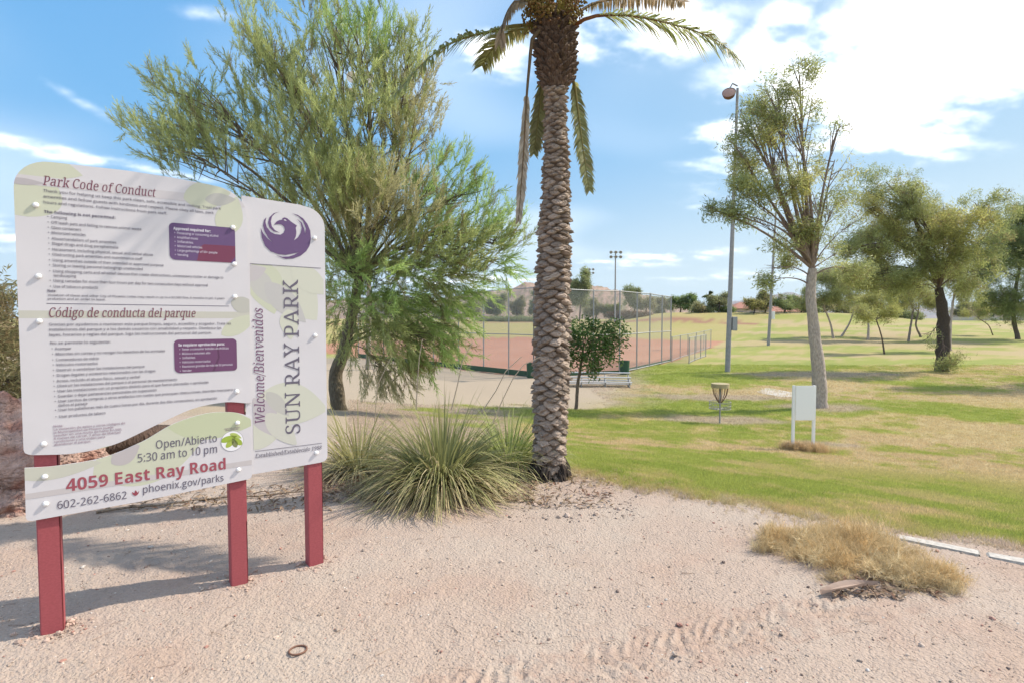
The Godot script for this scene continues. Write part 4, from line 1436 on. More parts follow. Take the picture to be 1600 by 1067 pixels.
		var s := rng.randf_range(0.6, 1.25) * (0.62 + 0.05 * Z)
		tf.append(Transform3D(Basis(Vector3.UP, rng.randf() * TAU) * s, on(x, -Z)))
		cl.append(c * rng.randf_range(1.2, 1.9))
	var gr := scatter("grass", leaf_mesh("turf"), M.blade, tf, cl, self)
	tag(gr, "short green and straw lawn grass on the slope", "grass", "", "stuff")
	# dry brush by the kerb
	tf = []
	cl = []
	for c in 60:
		var t := rng.randf()
		var cc := Vector2(lerpf(1200, 1485, t) + rng.randfn(0, 16), lerpf(848, 925, t * t) + rng.randfn(0, lerpf(4, 15, sin(t * PI))))
		var cs := rng.randf_range(0.4, 1.0) * (1.0 - 0.45 * absf(t - 0.5))
		var tone := Color(0.66, 0.47, 0.23).lerp(Color(0.70, 0.57, 0.34), rng.randf())
		for i in 24:
			var p := gp(cc.x + rng.randfn(0, 13), cc.y + rng.randfn(0, 3.2))
			tf.append(Transform3D(Basis.from_euler(Vector3(rng.randfn(0, 0.45), rng.randf() * TAU, rng.randfn(0, 0.45))) * Basis.from_scale(Vector3.ONE * cs * rng.randf_range(0.4, 1.15)), p))
			cl.append(tone * rng.randf_range(0.65, 1.25))
	var br := scatter("dry_brush", leaf_mesh("straw"), M.dry, tf, cl, self)
	tag(br, "low golden mat of dead brush beside the white kerb", "dry brush", "", "stuff")
	# straw fringe where the lawn dies off
	tf = []
	cl = []
	for i in 600:
		var q := gp(rng.randf_range(885, 1290), 0.0 + 742.0)
		var u := rng.randf()
		q = gp(lerpf(888, 1300, u), lerpf(738, 812, u) + rng.randfn(0, 7.0))
		tf.append(Transform3D(Basis.from_euler(Vector3(rng.randfn(0, 0.3), rng.randf() * TAU, rng.randfn(0, 0.3))) * Basis.from_scale(Vector3.ONE * rng.randf_range(0.12, 0.32) * (1.4 - 0.8 * u)), q))
		cl.append(Color(0.55, 0.40, 0.20).lerp(Color(0.50, 0.42, 0.22), rng.randf()) * rng.randf_range(0.8, 1.2))
	var fg := scatter("dry_grass", leaf_mesh("straw"), M.dry, tf, cl, self)
	tag(fg, "thin straw fringe between lawn and gravel", "dry grass", "", "stuff")
	# concrete kerb between gravel and lawn
	var last := Vector3.ZERO
	for s in [[1285, 818, 1400, 839], [1402, 839.5, 1533, 866], [1543, 868, 1680, 893]]:
		var a := gp(s[0], s[1])
		var c := gp(s[2], s[3])
		var d := (c - a).normalized()
		var b := MB.new()
		b.box(Transform3D(Basis(d, Vector3.UP, d.cross(Vector3.UP)), Vector3.ZERO), Vector3(a.distance_to(c), 0.20, 0.115), 0.012)
		var ks := single("concrete_kerb", b.mesh(), M.concrete, "pale concrete kerb length between gravel and lawn", "kerb", "kerb lengths at the lawn rim")
		ks.position = (a + c) * 0.5 + Vector3(0, -0.086, 0)
	# curled palm boot and sticks on the brush
	var bp := gp(1330, 924)
	var bt := MB.new()
	bt.col = Color(0.42, 0.32, 0.26)
	var pa := gp(1283, 931)
	var pz := gp(1372, 917)
	for i in 8:
		var t0 := i / 8.0
		var t1 := (i + 1) / 8.0
		for j in 4:
			var f := func(t: float, u: float) -> Vector3: return (pa.lerp(pz, t) - bp) + Vector3(0, 0.008 + 0.018 * sin(PI * t) + 0.03 * (u - 0.5) * (u - 0.5) * 4.0, (u - 0.5) * 0.075 * sin(PI * minf(t + 0.08, 1.0)))
			bt.quad(f.call(t0, j / 4.0), f.call(t1, j / 4.0), f.call(t1, (j + 1) / 4.0), f.call(t0, (j + 1) / 4.0))
	var boot := thing("palm_boot", bp, "curled brown palm leaf base lying on dead brush", "palm husk")
	part("husk", bt.mesh(), M.dry, boot)
	var sk := MB.new()
	sk.col = Color(0.2, 0.14, 0.10)
	sk.tube([gp(1355, 920) - bp + Vector3(0, 0.03, 0), gp(1368, 930) - bp + Vector3(0, 0.015, 0), gp(1373, 940) - bp + Vector3(0, 0.006, 0)], [0.005, 0.004, 0.002], 5)
	part("stalk", sk.mesh(), M.bark, boot)
	# rusty ring set in the gravel
	var rg := MB.new()
	rg.col = Color(1, 1, 1)
	var cyc := []
	var rr := []
	for i in 25:
		var a := TAU * i / 24.0
		cyc.append(Vector3(cos(a) * 0.042, 0.008 + 0.004 * sin(a), sin(a) * 0.046))
		rr.append(0.0052)
	rg.tube(cyc, rr, 6, false)
	var ro := single("metal_ring", rg.mesh(), M.rust, "small rusty metal ring lying flat on the gravel", "ring")
	ro.position = gp(465, 1018)
	# dropped drink bottle
	var bo := thing("plastic_bottle", gp(613, 774) + Vector3(0, 0.028, 0), "small white plastic bottle with blue cap dropped by yucca", "bottle")
	bo.rotation = Vector3(0, 0.6, PI * 0.5 - 0.1)
	var b0 := MB.new()
	b0.col = Color(0.75, 0.75, 0.76)
	b0.lathe([Vector2(0, -0.07), Vector2(0.026, -0.068), Vector2(0.03, -0.06), Vector2(0.029, 0.03), Vector2(0.02, 0.055), Vector2(0.012, 0.062), Vector2(0.012, 0.07)], 16)
	part("body", b0.mesh(), M.plain, bo)
	b0 = MB.new()
	b0.col = Color(0.06, 0.07, 0.25)
	b0.lathe([Vector2(0.0145, 0.068), Vector2(0.0145, 0.086), Vector2(0.0, 0.087)], 14)
	part("cap", b0.mesh(), M.plain, bo)
	b0 = MB.new()
	b0.col = Color(0.6, 0.3, 0.12)
	b0.lathe([Vector2(0.0302, -0.035), Vector2(0.0302, 0.005)], 16)
	part("label_band", b0.mesh(), M.plain, bo)
	# sticks behind the sign
	var kinds := ["long pale stick lying behind the sign posts", "short crooked stick under the hours panel", "thin grey branch by the middle post", "forked twig on gravel near the yucca", "bent dry branch at the foot of the yucca"]
	var i := 0
	for s in [[150, 802, 355, 778, 0.011], [215, 795, 300, 786, 0.007], [310, 783, 500, 768, 0.010], [395, 772, 455, 766, 0.006], [540, 770, 640, 756, 0.008]]:
		var a := gp(s[0], s[1])
		var c := gp(s[2], s[3])
		var b := MB.new()
		b.col = Color(0.33, 0.25, 0.18)
		var m := a.lerp(c, 0.5) + Vector3(0, 0.02, 0.05)
		b.tube([Vector3(0, s[4], 0), a.lerp(m, 0.5) - a + Vector3(0, 0.015, -0.02), m - a, m.lerp(c, 0.5) - a + Vector3(0, 0.02, 0.015), c - a + Vector3(0, s[4], 0)], [s[4], s[4] * 0.9, s[4] * 0.8, s[4] * 0.6, s[4] * 0.3], 6)
		var so := single("fallen_stick", b.mesh(), M.bark, kinds[i], "stick")
		so.position = a
		i += 1

func lumpy(rad: Vector3, sd: float, rough: float, nx := 44, ny := 26) -> ArrayMesh:
	var pts := PackedVector3Array()
	var cols := PackedColorArray()
	for j in ny:
		var e := PI * 0.5 - PI * j / (ny - 1)
		for i in nx:
			var a := TAU * i / nx
			var d := Vector3(sin(a) * cos(e), sin(e), -cos(a) * cos(e))
			var n := nfine.get_noise_3d(d.x * 0.8 + sd, d.y * 0.8, d.z * 0.8) * 1.3 + 0.5 * nfine.get_noise_3d(d.x * 2.4 + sd, d.y * 2.4, d.z * 2.4) + 0.22 * nfine.get_noise_3d(d.x * 7.0, d.y * 7.0 + sd, d.z * 7.0)
			pts.append(d * rad * (1.0 + rough * n))
			var q := nfine.get_noise_3d(d.x * 3.0, d.y * 3.0, d.z * 3.0 + sd)
			cols.append(Color(1, 1, 1).lerp(Color(0.75, 0.55, 0.5), smoothstep(-0.1, 0.4, q)))
	return grid_mesh(pts, cols, nx, ny, true, PackedByteArray())

func left_corner() -> void:
	var p := gp(-40, 790)
	var o := single("boulder", lumpy(Vector3(0.85, 0.75, 0.7), 3.0, 0.28, 90, 50), M.rock, "big rough pinkish boulder beside the rules sign", "boulder")
	o.position = p + Vector3(-0.1, 0.22, -0.3)
	var p2 := gp(20, 800)
	var o2 := single("boulder", lumpy(Vector3(0.42, 0.2, 0.3), 8.0, 0.25, 60, 34), M.rock, "low pinkish rock at foot of big boulder", "boulder")
	o2.position = p2 + Vector3(-0.15, 0.03, -0.1)
	# thicket behind the boulder
	var b := gp(-60, 690)
	var Z := -b.z
	var kx := F / Z
	tree("desert_shrub", "dense olive thicket behind the boulder and rules sign", "", b, Z, [[-60, 690, 0.10], [-60, 640, 0.08], [-55, 590, 0.06], [-50, 540, 0.04]],
		[[-60, 520, 80, 70], [0, 540, 50, 70], [20, 600, 40, 50], [-30, 460, 60, 30], [10, 470, 26, 30], [-80, 600, 70, 60], [60, 590, 40, 50], [100, 610, 40, 40]],
		{"kind": "gum", "leaf": Color(0.22, 0.205, 0.10), "size": 0.6, "density": 4.0, "gap": -0.25, "category": "shrub", "bark": Color(0.13, 0.10, 0.08), "fork": 0.1, "twigs": 16, "dead": 0.3})
	# fallen trunk seen through the gap of the sign
	var a := gp(150, 712)
	var c := gp(390, 668)
	var m := MB.new()
	m.col = Color(0.13, 0.09, 0.07)
	var pts := []
	var rr := []
	for i in 9:
		var t := i / 8.0
		pts.append((c - a) * t + Vector3(0, 0.13 + 0.03 * sin(t * 9.0), 0.08 * sin(t * 5.0)))
		rr.append(lerpf(0.17, 0.10, t) * rng.randf_range(0.9, 1.1))
	m.tube(pts, rr, 12)
	var lg := single("fallen_log", m.mesh(), M.bark, "dark fallen log lying behind the rules sign", "log")
	lg.position = a

# ---------- the ball field ----------
func chain_link(parent: Node, a: Vector3, b: Vector3, y0: float, y1: float, pitch: float, hw: float) -> void:
	# a, b: feet of the two posts; heights y0..y1 above them
	var m := MB.new()
	var w := Vector2(b.x - a.x, b.z - a.z).length()
	var h := y1 - y0
	var d := (b - a)
	var f := func(x: float, y: float) -> Vector3: return a + d * (x / w) + Vector3(0, y0 + y, 0)
	for s in [1.0, -1.0]:
		var k := -h if s > 0 else 0.0
		var to := w if s > 0 else w + h
		while k < to:
			var x0 := maxf(k, 0.0) if s > 0 else maxf(k - h, 0.0)
			var x1 := minf(k + h, w) if s > 0 else minf(k, w)
			if x1 - x0 > 0.02:
				var y_0 := x0 - k if s > 0 else k - x0
				var y_1 := x1 - k if s > 0 else k - x1
				var p: Vector3 = f.call(x0, y_0)
				var q: Vector3 = f.call(x1, y_1)
				var t := (q - p).normalized()
				var n := d.cross(Vector3.UP).normalized()
				var e := t.cross(n).normalized() * hw
				m.quad(p - e, q - e, q + e, p + e)
			k += pitch
	part("chain_link", m.mesh(), M.wire, parent)

func fence(root: Node3D, pxs_: Array, h: float, rails: Array, pr: float, mesh := true) -> void:
	var foot := []
	for p in pxs_:
		foot.append(gp(p[0], p[1]) - root.position)
	for q in foot:
		var b := MB.new()
		b.tube([q + Vector3(0, -0.2, 0), q + Vector3(0, h, 0)], [pr, pr], 8)
		b.lathe([Vector2(pr * 1.1, h), Vector2(pr * 0.8, h + pr), Vector2(0, h + pr * 1.3)], 8, q)
		part("post", b.mesh(), M.galvanised, root)
	for i in foot.size() - 1:
		for y in rails:
			var b := MB.new()
			b.tube([foot[i] + Vector3(0, y, 0), foot[i + 1] + Vector3(0, y, 0)], [pr * 0.7, pr * 0.7], 6)
			part("rail", b.mesh(), M.galvanised, root)
		if mesh:
			var y0 := 0.05
			for y in rails:
				if y > 0.2:
					chain_link(root, foot[i], foot[i + 1], y0, y - 0.01, 0.095, 0.0046)
					y0 = y + 0.01

func field() -> void:
	var A := gp(834, 589)
	var root := thing("backstop_fence", A, "tall chain link backstop round home plate with grey posts", "fence")
	var left := []
	for i in 8:
		left.append([lerpf(560, 834, i / 7.0), lerpf(558, 589, i / 7.0)])
	fence(root, left, 5.5, [0.08, 2.6, 5.5], 0.045)
	fence(root, [[834, 589], [880, 587], [927, 585], [968, 583]], 5.5, [0.08, 2.6, 5.5], 0.045)
	fence(root, [[968, 583], [995, 577.5], [1015, 573], [1034, 568.5], [1048, 565]], 5.5, [0.08, 2.6, 5.5], 0.05)
	for s in [[0, 0.34], [1, 0.2], [2, 0.22]]:
		var i: int = s[0]
		var a: Vector3 = fence_line[i] - A
		var c: Vector3 = fence_line[i + 1] - A
		var d := (c - a).normalized()
		var b := MB.new()
		b.box(Transform3D(Basis(d, d.cross(Vector3.UP).cross(d), d.cross(Vector3.UP)), (a + c) * 0.5 + Vector3(0, s[1] * 0.5, 0)), Vector3(a.distance_to(c) - 0.1, s[1], 0.05), 0.006)
		part("base_board", b.mesh(), M.green_paint, root)
	var lowr := thing("field_fence", gp(1050, 565), "low chain link fence running out from the backstop", "fence")
	fence(lowr, [[1050, 565], [1063, 559.5], [1075, 556], [1088, 551], [1100, 547], [1111, 543]], 2.1, [0.1, 2.1], 0.035)
	var gate := thing("dugout_fence", gp(1077, 568), "short separate chain link screen in front of low fence", "fence")
	fence(gate, [[1077, 568], [1086, 563.5], [1095, 560], [1103, 557]], 2.1, [0.1, 2.1], 0.04)
	# bleachers
	var e := gp(988, 606)
	var w := gp(868, 604)
	var bl := thing("bleachers", w, "low aluminium bleachers with three bench rows behind the backstop", "bleachers")
	var ax := (e - w)
	var L := ax.length()
	ax = ax.normalized()
	var back := ax.cross(Vector3.UP)
	back = -back if back.z > 0 else back
	for r in 3:
		var b := MB.new()
		b.box(Transform3D(Basis(ax, Vector3.UP, back), ax * L * 0.5 + back * (0.1 + r * 0.6) + Vector3(0, 0.28 + r * 0.19, 0)), Vector3(L, 0.045, 0.25), 0.006)
		part("seat_plank", b.mesh(), M.aluminium, bl)
		if r > 0:
			b = MB.new()
			b.box(Transform3D(Basis(ax, Vector3.UP, back), ax * L * 0.5 + back * (r * 0.6 - 0.22) + Vector3(0, 0.03 + r * 0.13, 0)), Vector3(L, 0.045, 0.25), 0.006)
			part("foot_plank", b.mesh(), M.aluminium, bl)
	for i in 4:
		var o := ax * (L * (0.03 + 0.94 * i / 3.0))
		var b := MB.new()
		for r in 3:
			b.box(Transform3D(Basis(ax, Vector3.UP, back), o + back * (0.1 + r * 0.6) + Vector3(0, 0.125 + r * 0.095, 0)), Vector3(0.05, 0.26 + r * 0.19, 0.05))
		b.tube([o + back * -0.1 + Vector3(0, 0.03, 0), o + back * 1.5 + Vector3(0, 0.03, 0)], [0.028, 0.028], 6)
		b.tube([o + back * 0.0 + Vector3(0, 0.24, 0), o + back * 1.4 + Vector3(0, 0.62, 0)], [0.024, 0.024], 6)
		part("frame", b.mesh(), M.galvanised, bl)
	# litter barrels
	for s in [[831, 590, "green litter barrel by the backstop corner behind palm"], [976, 585, "green litter barrel beside the end of the bleachers"]]:
		var t := thing("litter_barrel", gp(s[0], s[1]), s[2], "trash can")
		var b := MB.new()
		b.lathe([Vector2(0.0, 0.0), Vector2(0.27, 0.0), Vector2(0.29, 0.04), Vector2(0.31, 0.45), Vector2(0.33, 0.9), Vector2(0.30, 0.9), Vector2(0.28, 0.3), Vector2(0.0, 0.25)], 18)
		part("body", b.mesh(), M.green_paint, t)
		b = MB.new()
		b.lathe([Vector2(0.335, 0.86), Vector2(0.345, 0.88), Vector2(0.335, 0.92), Vector2(0.31, 0.92)], 18)
		part("rim", b.mesh(), M.green_paint, t)
	# lamp poles
	lamp_pole(gp(1137, 581), at(1153, 138, 37.5), 0.185, 0.085, "tall grey field light pole with a round floodlight beside eucalyptus", "round", -1.0, [1147, 506])
	lamp_pole(gp(1201, 540), at(1214, 312, 66.0), 0.19, 0.085, "grey field light pole with white cabinet behind eucalyptus", "round", 1.0, [1208, 493])
	lamp_pole(gp(575, 577), at(578, 118, -gp(575, 577).z), 0.18, 0.12, "weathered light pole rising through the feathery tree", "flood", 1.0, [])
	for s in [[962, 393, 131.0, "distant six lamp field light beyond the backstop"], [921, 420, 170.0, "distant field light with two lamp rows near hill"], [1078, 459, 330.0, "small far light pole above the park trees"], [745, 398, 150.0, "far field light seen past feathery tree"]]:
		if s[0] == 745:
			continue
		var top := at(s[0], s[1], s[2])
		lamp_pole(on(top.x, top.z), top, 0.22, 0.14, s[3], "rack", 1.0, [])

func lamp_pole(foot: Vector3, top: Vector3, r0: float, r1: float, label: String, kind: String, side: float, box: Array) -> void:
	var t := thing("light_pole", foot, label, "light pole")
	var b := MB.new()
	var d := top - foot
	b.tube([Vector3(0, -0.3, 0), d * 0.3, d * 0.65, d], [r0, lerpf(r0, r1, 0.3), lerpf(r0, r1, 0.65), r1], 14)
	part("pole", b.mesh(), M.weathered_wood if kind == "flood" else M.pole_steel, t)
	if kind == "round":
		b = MB.new()
		b.tube([d + Vector3(0, 0.15, 0), d + Vector3(side * 0.35, 0.32, 0), d + Vector3(side * 0.6, -0.1, 0.1)], [0.05, 0.05, 0.05], 7)
		part("arm", b.mesh(), M.pole_steel, t)
		b = MB.new()
		b.lathe([Vector2(0.0, -0.3), Vector2(0.2, -0.27), Vector2(0.36, -0.12), Vector2(0.44, 0.12), Vector2(0.44, 0.17)], 20)
		var hd := part("lamp_housing", b.mesh(), M.rust, t)
		hd.transform = Transform3D(Basis(Vector3(1, 0, 0), PI * 0.32) * Basis(Vector3(0, 0, 1), -0.35 * side), d + Vector3(side * 0.62, -0.45, 0.12))
		b = MB.new()
		b.lathe([Vector2(0.43, 0.14), Vector2(0.25, 0.19), Vector2(0.0, 0.21)], 20)
		part("lamp_glass", b.mesh(), M.amber, hd)
	else:
		var rows := 2
		for j in rows:
			b = MB.new()
			b.tube([d + Vector3(-1.3, -0.2 - j * 1.1, 0), d + Vector3(1.3, -0.2 - j * 1.1, 0)], [0.07, 0.07], 6)
			part("crossarm", b.mesh(), M.pole_steel, t)
			for i in 3:
				b = MB.new()
				b.lathe([Vector2(0.0, -0.3), Vector2(0.2, -0.26), Vector2(0.34, -0.05), Vector2(0.38, 0.2), Vector2(0.36, 0.2), Vector2(0.0, 0.05)], 12)
				var hd := part("lamp_housing", b.mesh(), M.lens if kind == "flood" else M.pole_steel, t)
				hd.transform = Transform3D(Basis(Vector3(1, 0, 0), 2.2), d + Vector3((i - 1) * 1.15, -0.2 - j * 1.1, 0.3))
	if box.size():
		var c := at(box[0], box[1], -foot.z) - foot
		b = MB.new()
		b.box(Transform3D(Basis(), c + Vector3(0.0, 0, 0.1)), Vector3(0.34, 0.95, 0.25), 0.02)
		part("cabinet", b.mesh(), M.galvanised if side < 0 else M.bolt, t)

func lawn_things() -> void:
	# disc golf basket
	var p := gp(1125, 662)
	var k := -p.z / F
	var t := thing("disc_golf_basket", p, "disc golf basket with yellow top band and hanging chains", "disc basket")
	var b := MB.new()
	b.tube([Vector3(0, -0.1, 0), Vector3(0, 1.30, 0)], [0.025, 0.025], 10)
	part("pole", b.mesh(), M.pole_steel, t)
	b = MB.new()
	b.col = Color(0.36, 0.30, 0.18)
	b.lathe([Vector2(0.27, 1.17), Vector2(0.275, 1.17), Vector2(0.275, 1.30), Vector2(0.27, 1.30)], 28)
	b.lathe([Vector2(0.27, 1.30), Vector2(0.0, 1.31)], 28)
	part("top_band", b.mesh(), M.plain, t)
	for i in 14:
		var a := TAU * i / 14.0
		var o := Vector3(cos(a), 0, sin(a))
		b = MB.new()
		b.tube([o * 0.24 + Vector3(0, 1.18, 0), o * 0.20 + Vector3(0, 0.95, 0), o * 0.10 + Vector3(0, 0.76, 0), o * 0.04 + Vector3(0, 0.68, 0)], [0.008, 0.008, 0.008, 0.008], 5)
		part("chain", b.mesh(), M.rust, t)
	b = MB.new()
	for y in [0.50, 0.60, 0.72]:
		var c := []
		var r := []
		for i in 25:
			var a := TAU * i / 24.0
			c.append(Vector3(cos(a) * 0.33, y, sin(a) * 0.33))
			r.append(0.008)
		b.tube(c, r, 5, false)
	for i in 20:
		var a := TAU * i / 20.0
		var o := Vector3(cos(a), 0, sin(a))
		b.tube([o * 0.33 + Vector3(0, 0.72, 0), o * 0.33 + Vector3(0, 0.50, 0), o * 0.03 + Vector3(0, 0.49, 0)], [0.005, 0.005, 0.005], 4)
	part("tray", b.mesh(), M.pole_steel, t)
	# tee sign
	var l := gp(1239, 703)
	var r2 := at(1271, 700, -l.z)
	var sgn := thing("tee_sign", l, "blank white board on two thin posts in the lawn", "sign board")
	var ax := r2 - l
	ax.y = 0.0
	for o in [Vector3.ZERO, ax]:
		b = MB.new()
		b.box(Transform3D(Basis(), o + Vector3(0, 0.65, 0)), Vector3(0.06, 1.72, 0.06), 0.006)
		part("post", b.mesh(), M.bolt, sgn)
	b = MB.new()
	var u := ax.normalized()
	b.box(Transform3D(Basis(u, Vector3.UP, u.cross(Vector3.UP)), ax * 0.5 + Vector3(0, 1.11, 0.045)), Vector3(ax.length() - 0.05, 0.80, 0.02), 0.003)
	part("board", b.mesh(), M.bolt, sgn)
	# straw round the posts
	var tf := []
	var cl := []
	for i in 420:
		var q := l + ax * rng.randf_range(-0.15, 1.35) + Vector3(rng.randfn(0, 0.12), 0, rng.randfn(0, 0.16))
		tf.append(Transform3D(Basis(Vector3.UP, rng.randf() * TAU) * Basis.from_scale(Vector3.ONE * rng.randf_range(0.6, 1.3)), on(q.x, q.z)))
		cl.append(Color(0.60, 0.44, 0.25) * rng.randf_range(0.7, 1.3))
	var st := scatter("straw_tuft", leaf_mesh("straw"), M.dry, tf, cl, self)
	tag(st, "brown straw grown up round the tee sign posts", "dry grass", "", "stuff")
	# concrete tee pad
	b = MB.new()
	var c0 := gp(1200, 612)
	b.box(Transform3D(Basis(Vector3.UP, 0.25), Vector3(0, 0.0, 0)), Vector3(1.7, 0.14, 3.4), 0.01)
	var pad := single("tee_pad", b.mesh(), M.concrete, "flat grey concrete slab set in lawn by eucalyptus trunk", "slab")
	pad.position = gp(1216, 614) + Vector3(0, -0.05, 0)
	# young tree by the bleachers
	var y := gp(900, 640)
	tree("young_tree", "young dark green tree with thin pale trunk beside palm", "", y, -y.z, [[900, 640, 0.07], [903, 600, 0.06], [908, 570, 0.05], [912, 540, 0.035]],
		[[915, 530, 42, 32, 0.0], [955, 525, 30, 28, 0.2], [885, 535, 30, 30, -0.2], [925, 560, 25, 20, -0.4], [900, 565, 22, 20, 0.3], [940, 560, 22, 22, 0.0], [910, 510, 30, 18, 0.2], [955, 545, 18, 22, -0.3], [930, 578, 14, 14, 0.0], [880, 555, 20, 20, 0.0]],
		{"kind": "broad", "leaf": Color(0.125, 0.205, 0.06), "size": 1.0, "density": 3.2, "gap": -0.2, "bark": Color(0.30, 0.23, 0.19), "deep": 0.5, "fork": 0.3, "twigs": 6, "dead": 0.04})

func eucalypts() -> void:
	var leaf := Color(0.37, 0.395, 0.155)
	var yel := Color(0.46, 0.45, 0.155)
	var dk := Color(0.31, 0.35, 0.145)
	var base := gp(1282, 636)
	var Z := -base.z
	var grey := Color(0.66, 0.56, 0.50)
	tree("eucalyptus_tree", "tall pale barked eucalyptus beside the blank white board", "", base, Z, [[1282, 636, 0.30], [1280, 580, 0.25], [1272, 510, 0.205], [1267, 455, 0.19], [1270, 420, 0.165]],
		[[1250, 118, 28, 36, 0.2, leaf], [1195, 165, 30, 28, 0.6, leaf], [1165, 190, 22, 30, -0.8, dk], [1240, 180, 40, 36, -0.6, leaf], [1190, 225, 40, 42, -0.4, yel], [1245, 240, 46, 40, 0.4, leaf], [1305, 250, 36, 40, 0.5, yel], [1165, 265, 24, 36, 0.8, leaf], [1210, 290, 46, 36, -1.0, leaf], [1270, 300, 44, 36, -0.6, yel], [1308, 205, 12, 26, 0.3, dk], [1140, 332, 38, 16, -0.3, dk], [1108, 325, 14, 10, -0.3, dk], [1305, 320, 32, 34, 0.0, leaf], [1225, 345, 40, 28, 0.9, yel], [1155, 300, 30, 26, -0.5, leaf], [1200, 200, 36, 30, 0.9, yel], [1180, 345, 24, 20, 0.2, dk], [1270, 360, 36, 24, -0.3, leaf], [1208, 420, 22, 16, -0.5, dk], [1310, 395, 30, 26, 0.4, leaf], [1240, 400, 24, 26, 0.5, leaf], [1330, 350, 26, 30, -0.3, leaf], [1222, 385, 26, 24, -0.8, leaf], [1295, 425, 28, 22, -0.4, yel], [1335, 425, 30, 24, 0.5, leaf], [1195, 440, 16, 16, -0.3, leaf], [1150, 230, 22, 30, 0.3, leaf], [1215, 140, 26, 26, -0.3, leaf]],
		{"kind": "gum", "leaf": leaf, "size": 0.95, "density": 4.6, "hang": 0.6, "split": 6, "wood": Color(0.40, 0.30, 0.25), "gap": -0.03, "gap_freq": 0.9, "bark": grey, "fork": 0.72, "twigs": 10, "lift": 0.2, "sides": 14, "arch": 0.2, "limb": 0.6})
	base = gp(1472, 580)
	Z = -base.z
	tree("eucalyptus_tree", "broad tree with black scorched trunk foot on the lawn", "", base, Z, [[1472, 580, 0.42], [1474, 540, 0.41], [1475, 500, 0.37], [1471, 470, 0.30], [1468, 450, 0.24]],
		[[1385, 285, 46, 30, 0.5, dk], [1430, 370, 50, 40, 1.6, leaf], [1372, 370, 44, 38, 0.6, yel], [1355, 430, 36, 30, 1.2, leaf], [1410, 300, 34, 26, -0.5, leaf], [1500, 360, 54, 40, -1.6, yel], [1390, 440, 40, 30, -0.8, leaf], [1520, 425, 40, 34, -0.6, leaf], [1352, 322, 40, 30, 1.0, yel], [1420, 320, 44, 30, -0.8, leaf], [1475, 335, 50, 34, 0.5, yel], [1535, 325, 46, 30, -1.0, leaf], [1400, 380, 52, 36, 0.8, leaf], [1465, 395, 56, 40, -1.0, leaf], [1530, 380, 44, 36, 0.8, dk], [1345, 385, 42, 34, -0.5, leaf], [1392, 345, 44, 34, 1.4, yel], [1500, 440, 30, 26, 0.5, leaf], [1365, 430, 36, 26, 0.3, yel], [1430, 450, 30, 24, -0.6, leaf], [1480, 560, 22, 20, -1.2, leaf], [1450, 530, 14, 18, -1.0, leaf]],
		{"kind": "gum", "leaf": leaf, "size": 1.2, "density": 5.6, "limb": 0.7, "hang": 0.6, "split": 6, "wood": Color(0.24, 0.18, 0.15), "gap": -0.04, "gap_freq": 0.7, "bark": Color(0.13, 0.105, 0.09), "fork": 0.6, "twigs": 9, "lift": 0.2, "deep": 2.0, "arch": 0.35})
	base = gp(1592, 530)
	Z = -base.z
	tree("eucalyptus_tree", "weeping tree with hanging foliage at the lawn's far side", "", base, Z, [[1592, 530, 0.3], [1584, 490, 0.26], [1590, 440, 0.2], [1600, 390, 0.14]],
		[[1590, 390, 44, 40], [1555, 420, 34, 36], [1570, 470, 34, 40], [1600, 470, 30, 44], [1560, 370, 36, 24], [1620, 400, 40, 50], [1590, 340, 30, 24], [1640, 330, 50, 40]],
		{"kind": "gum", "leaf": Color(0.26, 0.31, 0.11), "size": 1.4, "split": 5, "density": 6.0, "gap": -0.2, "gap_freq": 0.7, "hang": 0.8, "bark": Color(0.2, 0.16, 0.13), "deep": 1.5, "limbs": false})
	var ob := on(33.0, -30.0)
	tree("eucalyptus_tree", "leafy tree just beyond the open lawn shading it", "", ob, 30.0, [[1740, 600, 0.3], [1740, 520, 0.24], [1735, 430, 0.18]],
		[[1740, 330, 90, 60], [1680, 380, 70, 50], [1790, 390, 80, 60], [1720, 250, 70, 50], [1760, 430, 80, 40]],
		{"kind": "gum", "leaf": leaf, "size": 1.5, "density": 4.5, "gap": -0.05, "gap_freq": 0.7, "bark": grey, "limbs": false, "deep": 2.0})
	var i := 0
	for s in [
		[1357, 531, [[1357, 500], [1345, 470]], [[1345, 430, 44, 34], [1318, 460, 32, 26], [1378, 450, 36, 28]], "gum tree with straight pale trunk in middle of grove", grey],
		[1383, 553, [[1378, 525], [1370, 500]], [[1372, 475, 32, 26], [1350, 492, 20, 16], [1392, 490, 18, 16]], "small leaning tree with light feathery crown", Color(0.2, 0.15, 0.12)],
		[1303, 529, [[1298, 505], [1288, 480]], [[1292, 450, 36, 32], [1262, 468, 26, 22], [1310, 425, 28, 24]], "forked tree close behind the pale eucalyptus", grey],
		[1315, 526, [[1328, 505], [1335, 485]], [[1335, 455, 34, 28], [1358, 474, 24, 20]], "crooked tree with curving trunk behind eucalyptus", grey],
		[1420, 533, [[1424, 508], [1428, 485]], [[1420, 450, 38, 32], [1445, 470, 28, 22]], "slim pale tree with upright stem in the grove", Color(0.36, 0.30, 0.26)],
		[1440, 527, [[1432, 508], [1436, 488]], [[1440, 445, 34, 28], [1402, 462, 28, 22]], "slim pale tree leaning towards its twin", Color(0.36, 0.30, 0.26)],
		[1485, 548, [[1486, 510], [1490, 470]], [[1490, 430, 34, 30], [1515, 455, 26, 24], [1505, 410, 30, 24]], "grey trunked tree standing behind the scorched one", grey],
		[1553, 524, [[1545, 508], [1530, 498]], [[1520, 488, 20, 14], [1540, 480, 18, 12]], "thin bent sapling in the open lawn", Color(0.22, 0.16, 0.12)]]:
		var b := gp(s[0], s[1])
		var z := -b.z
		var tr := [[s[0], s[1], 0.17 if i != 1 and i != 7 else 0.09]]
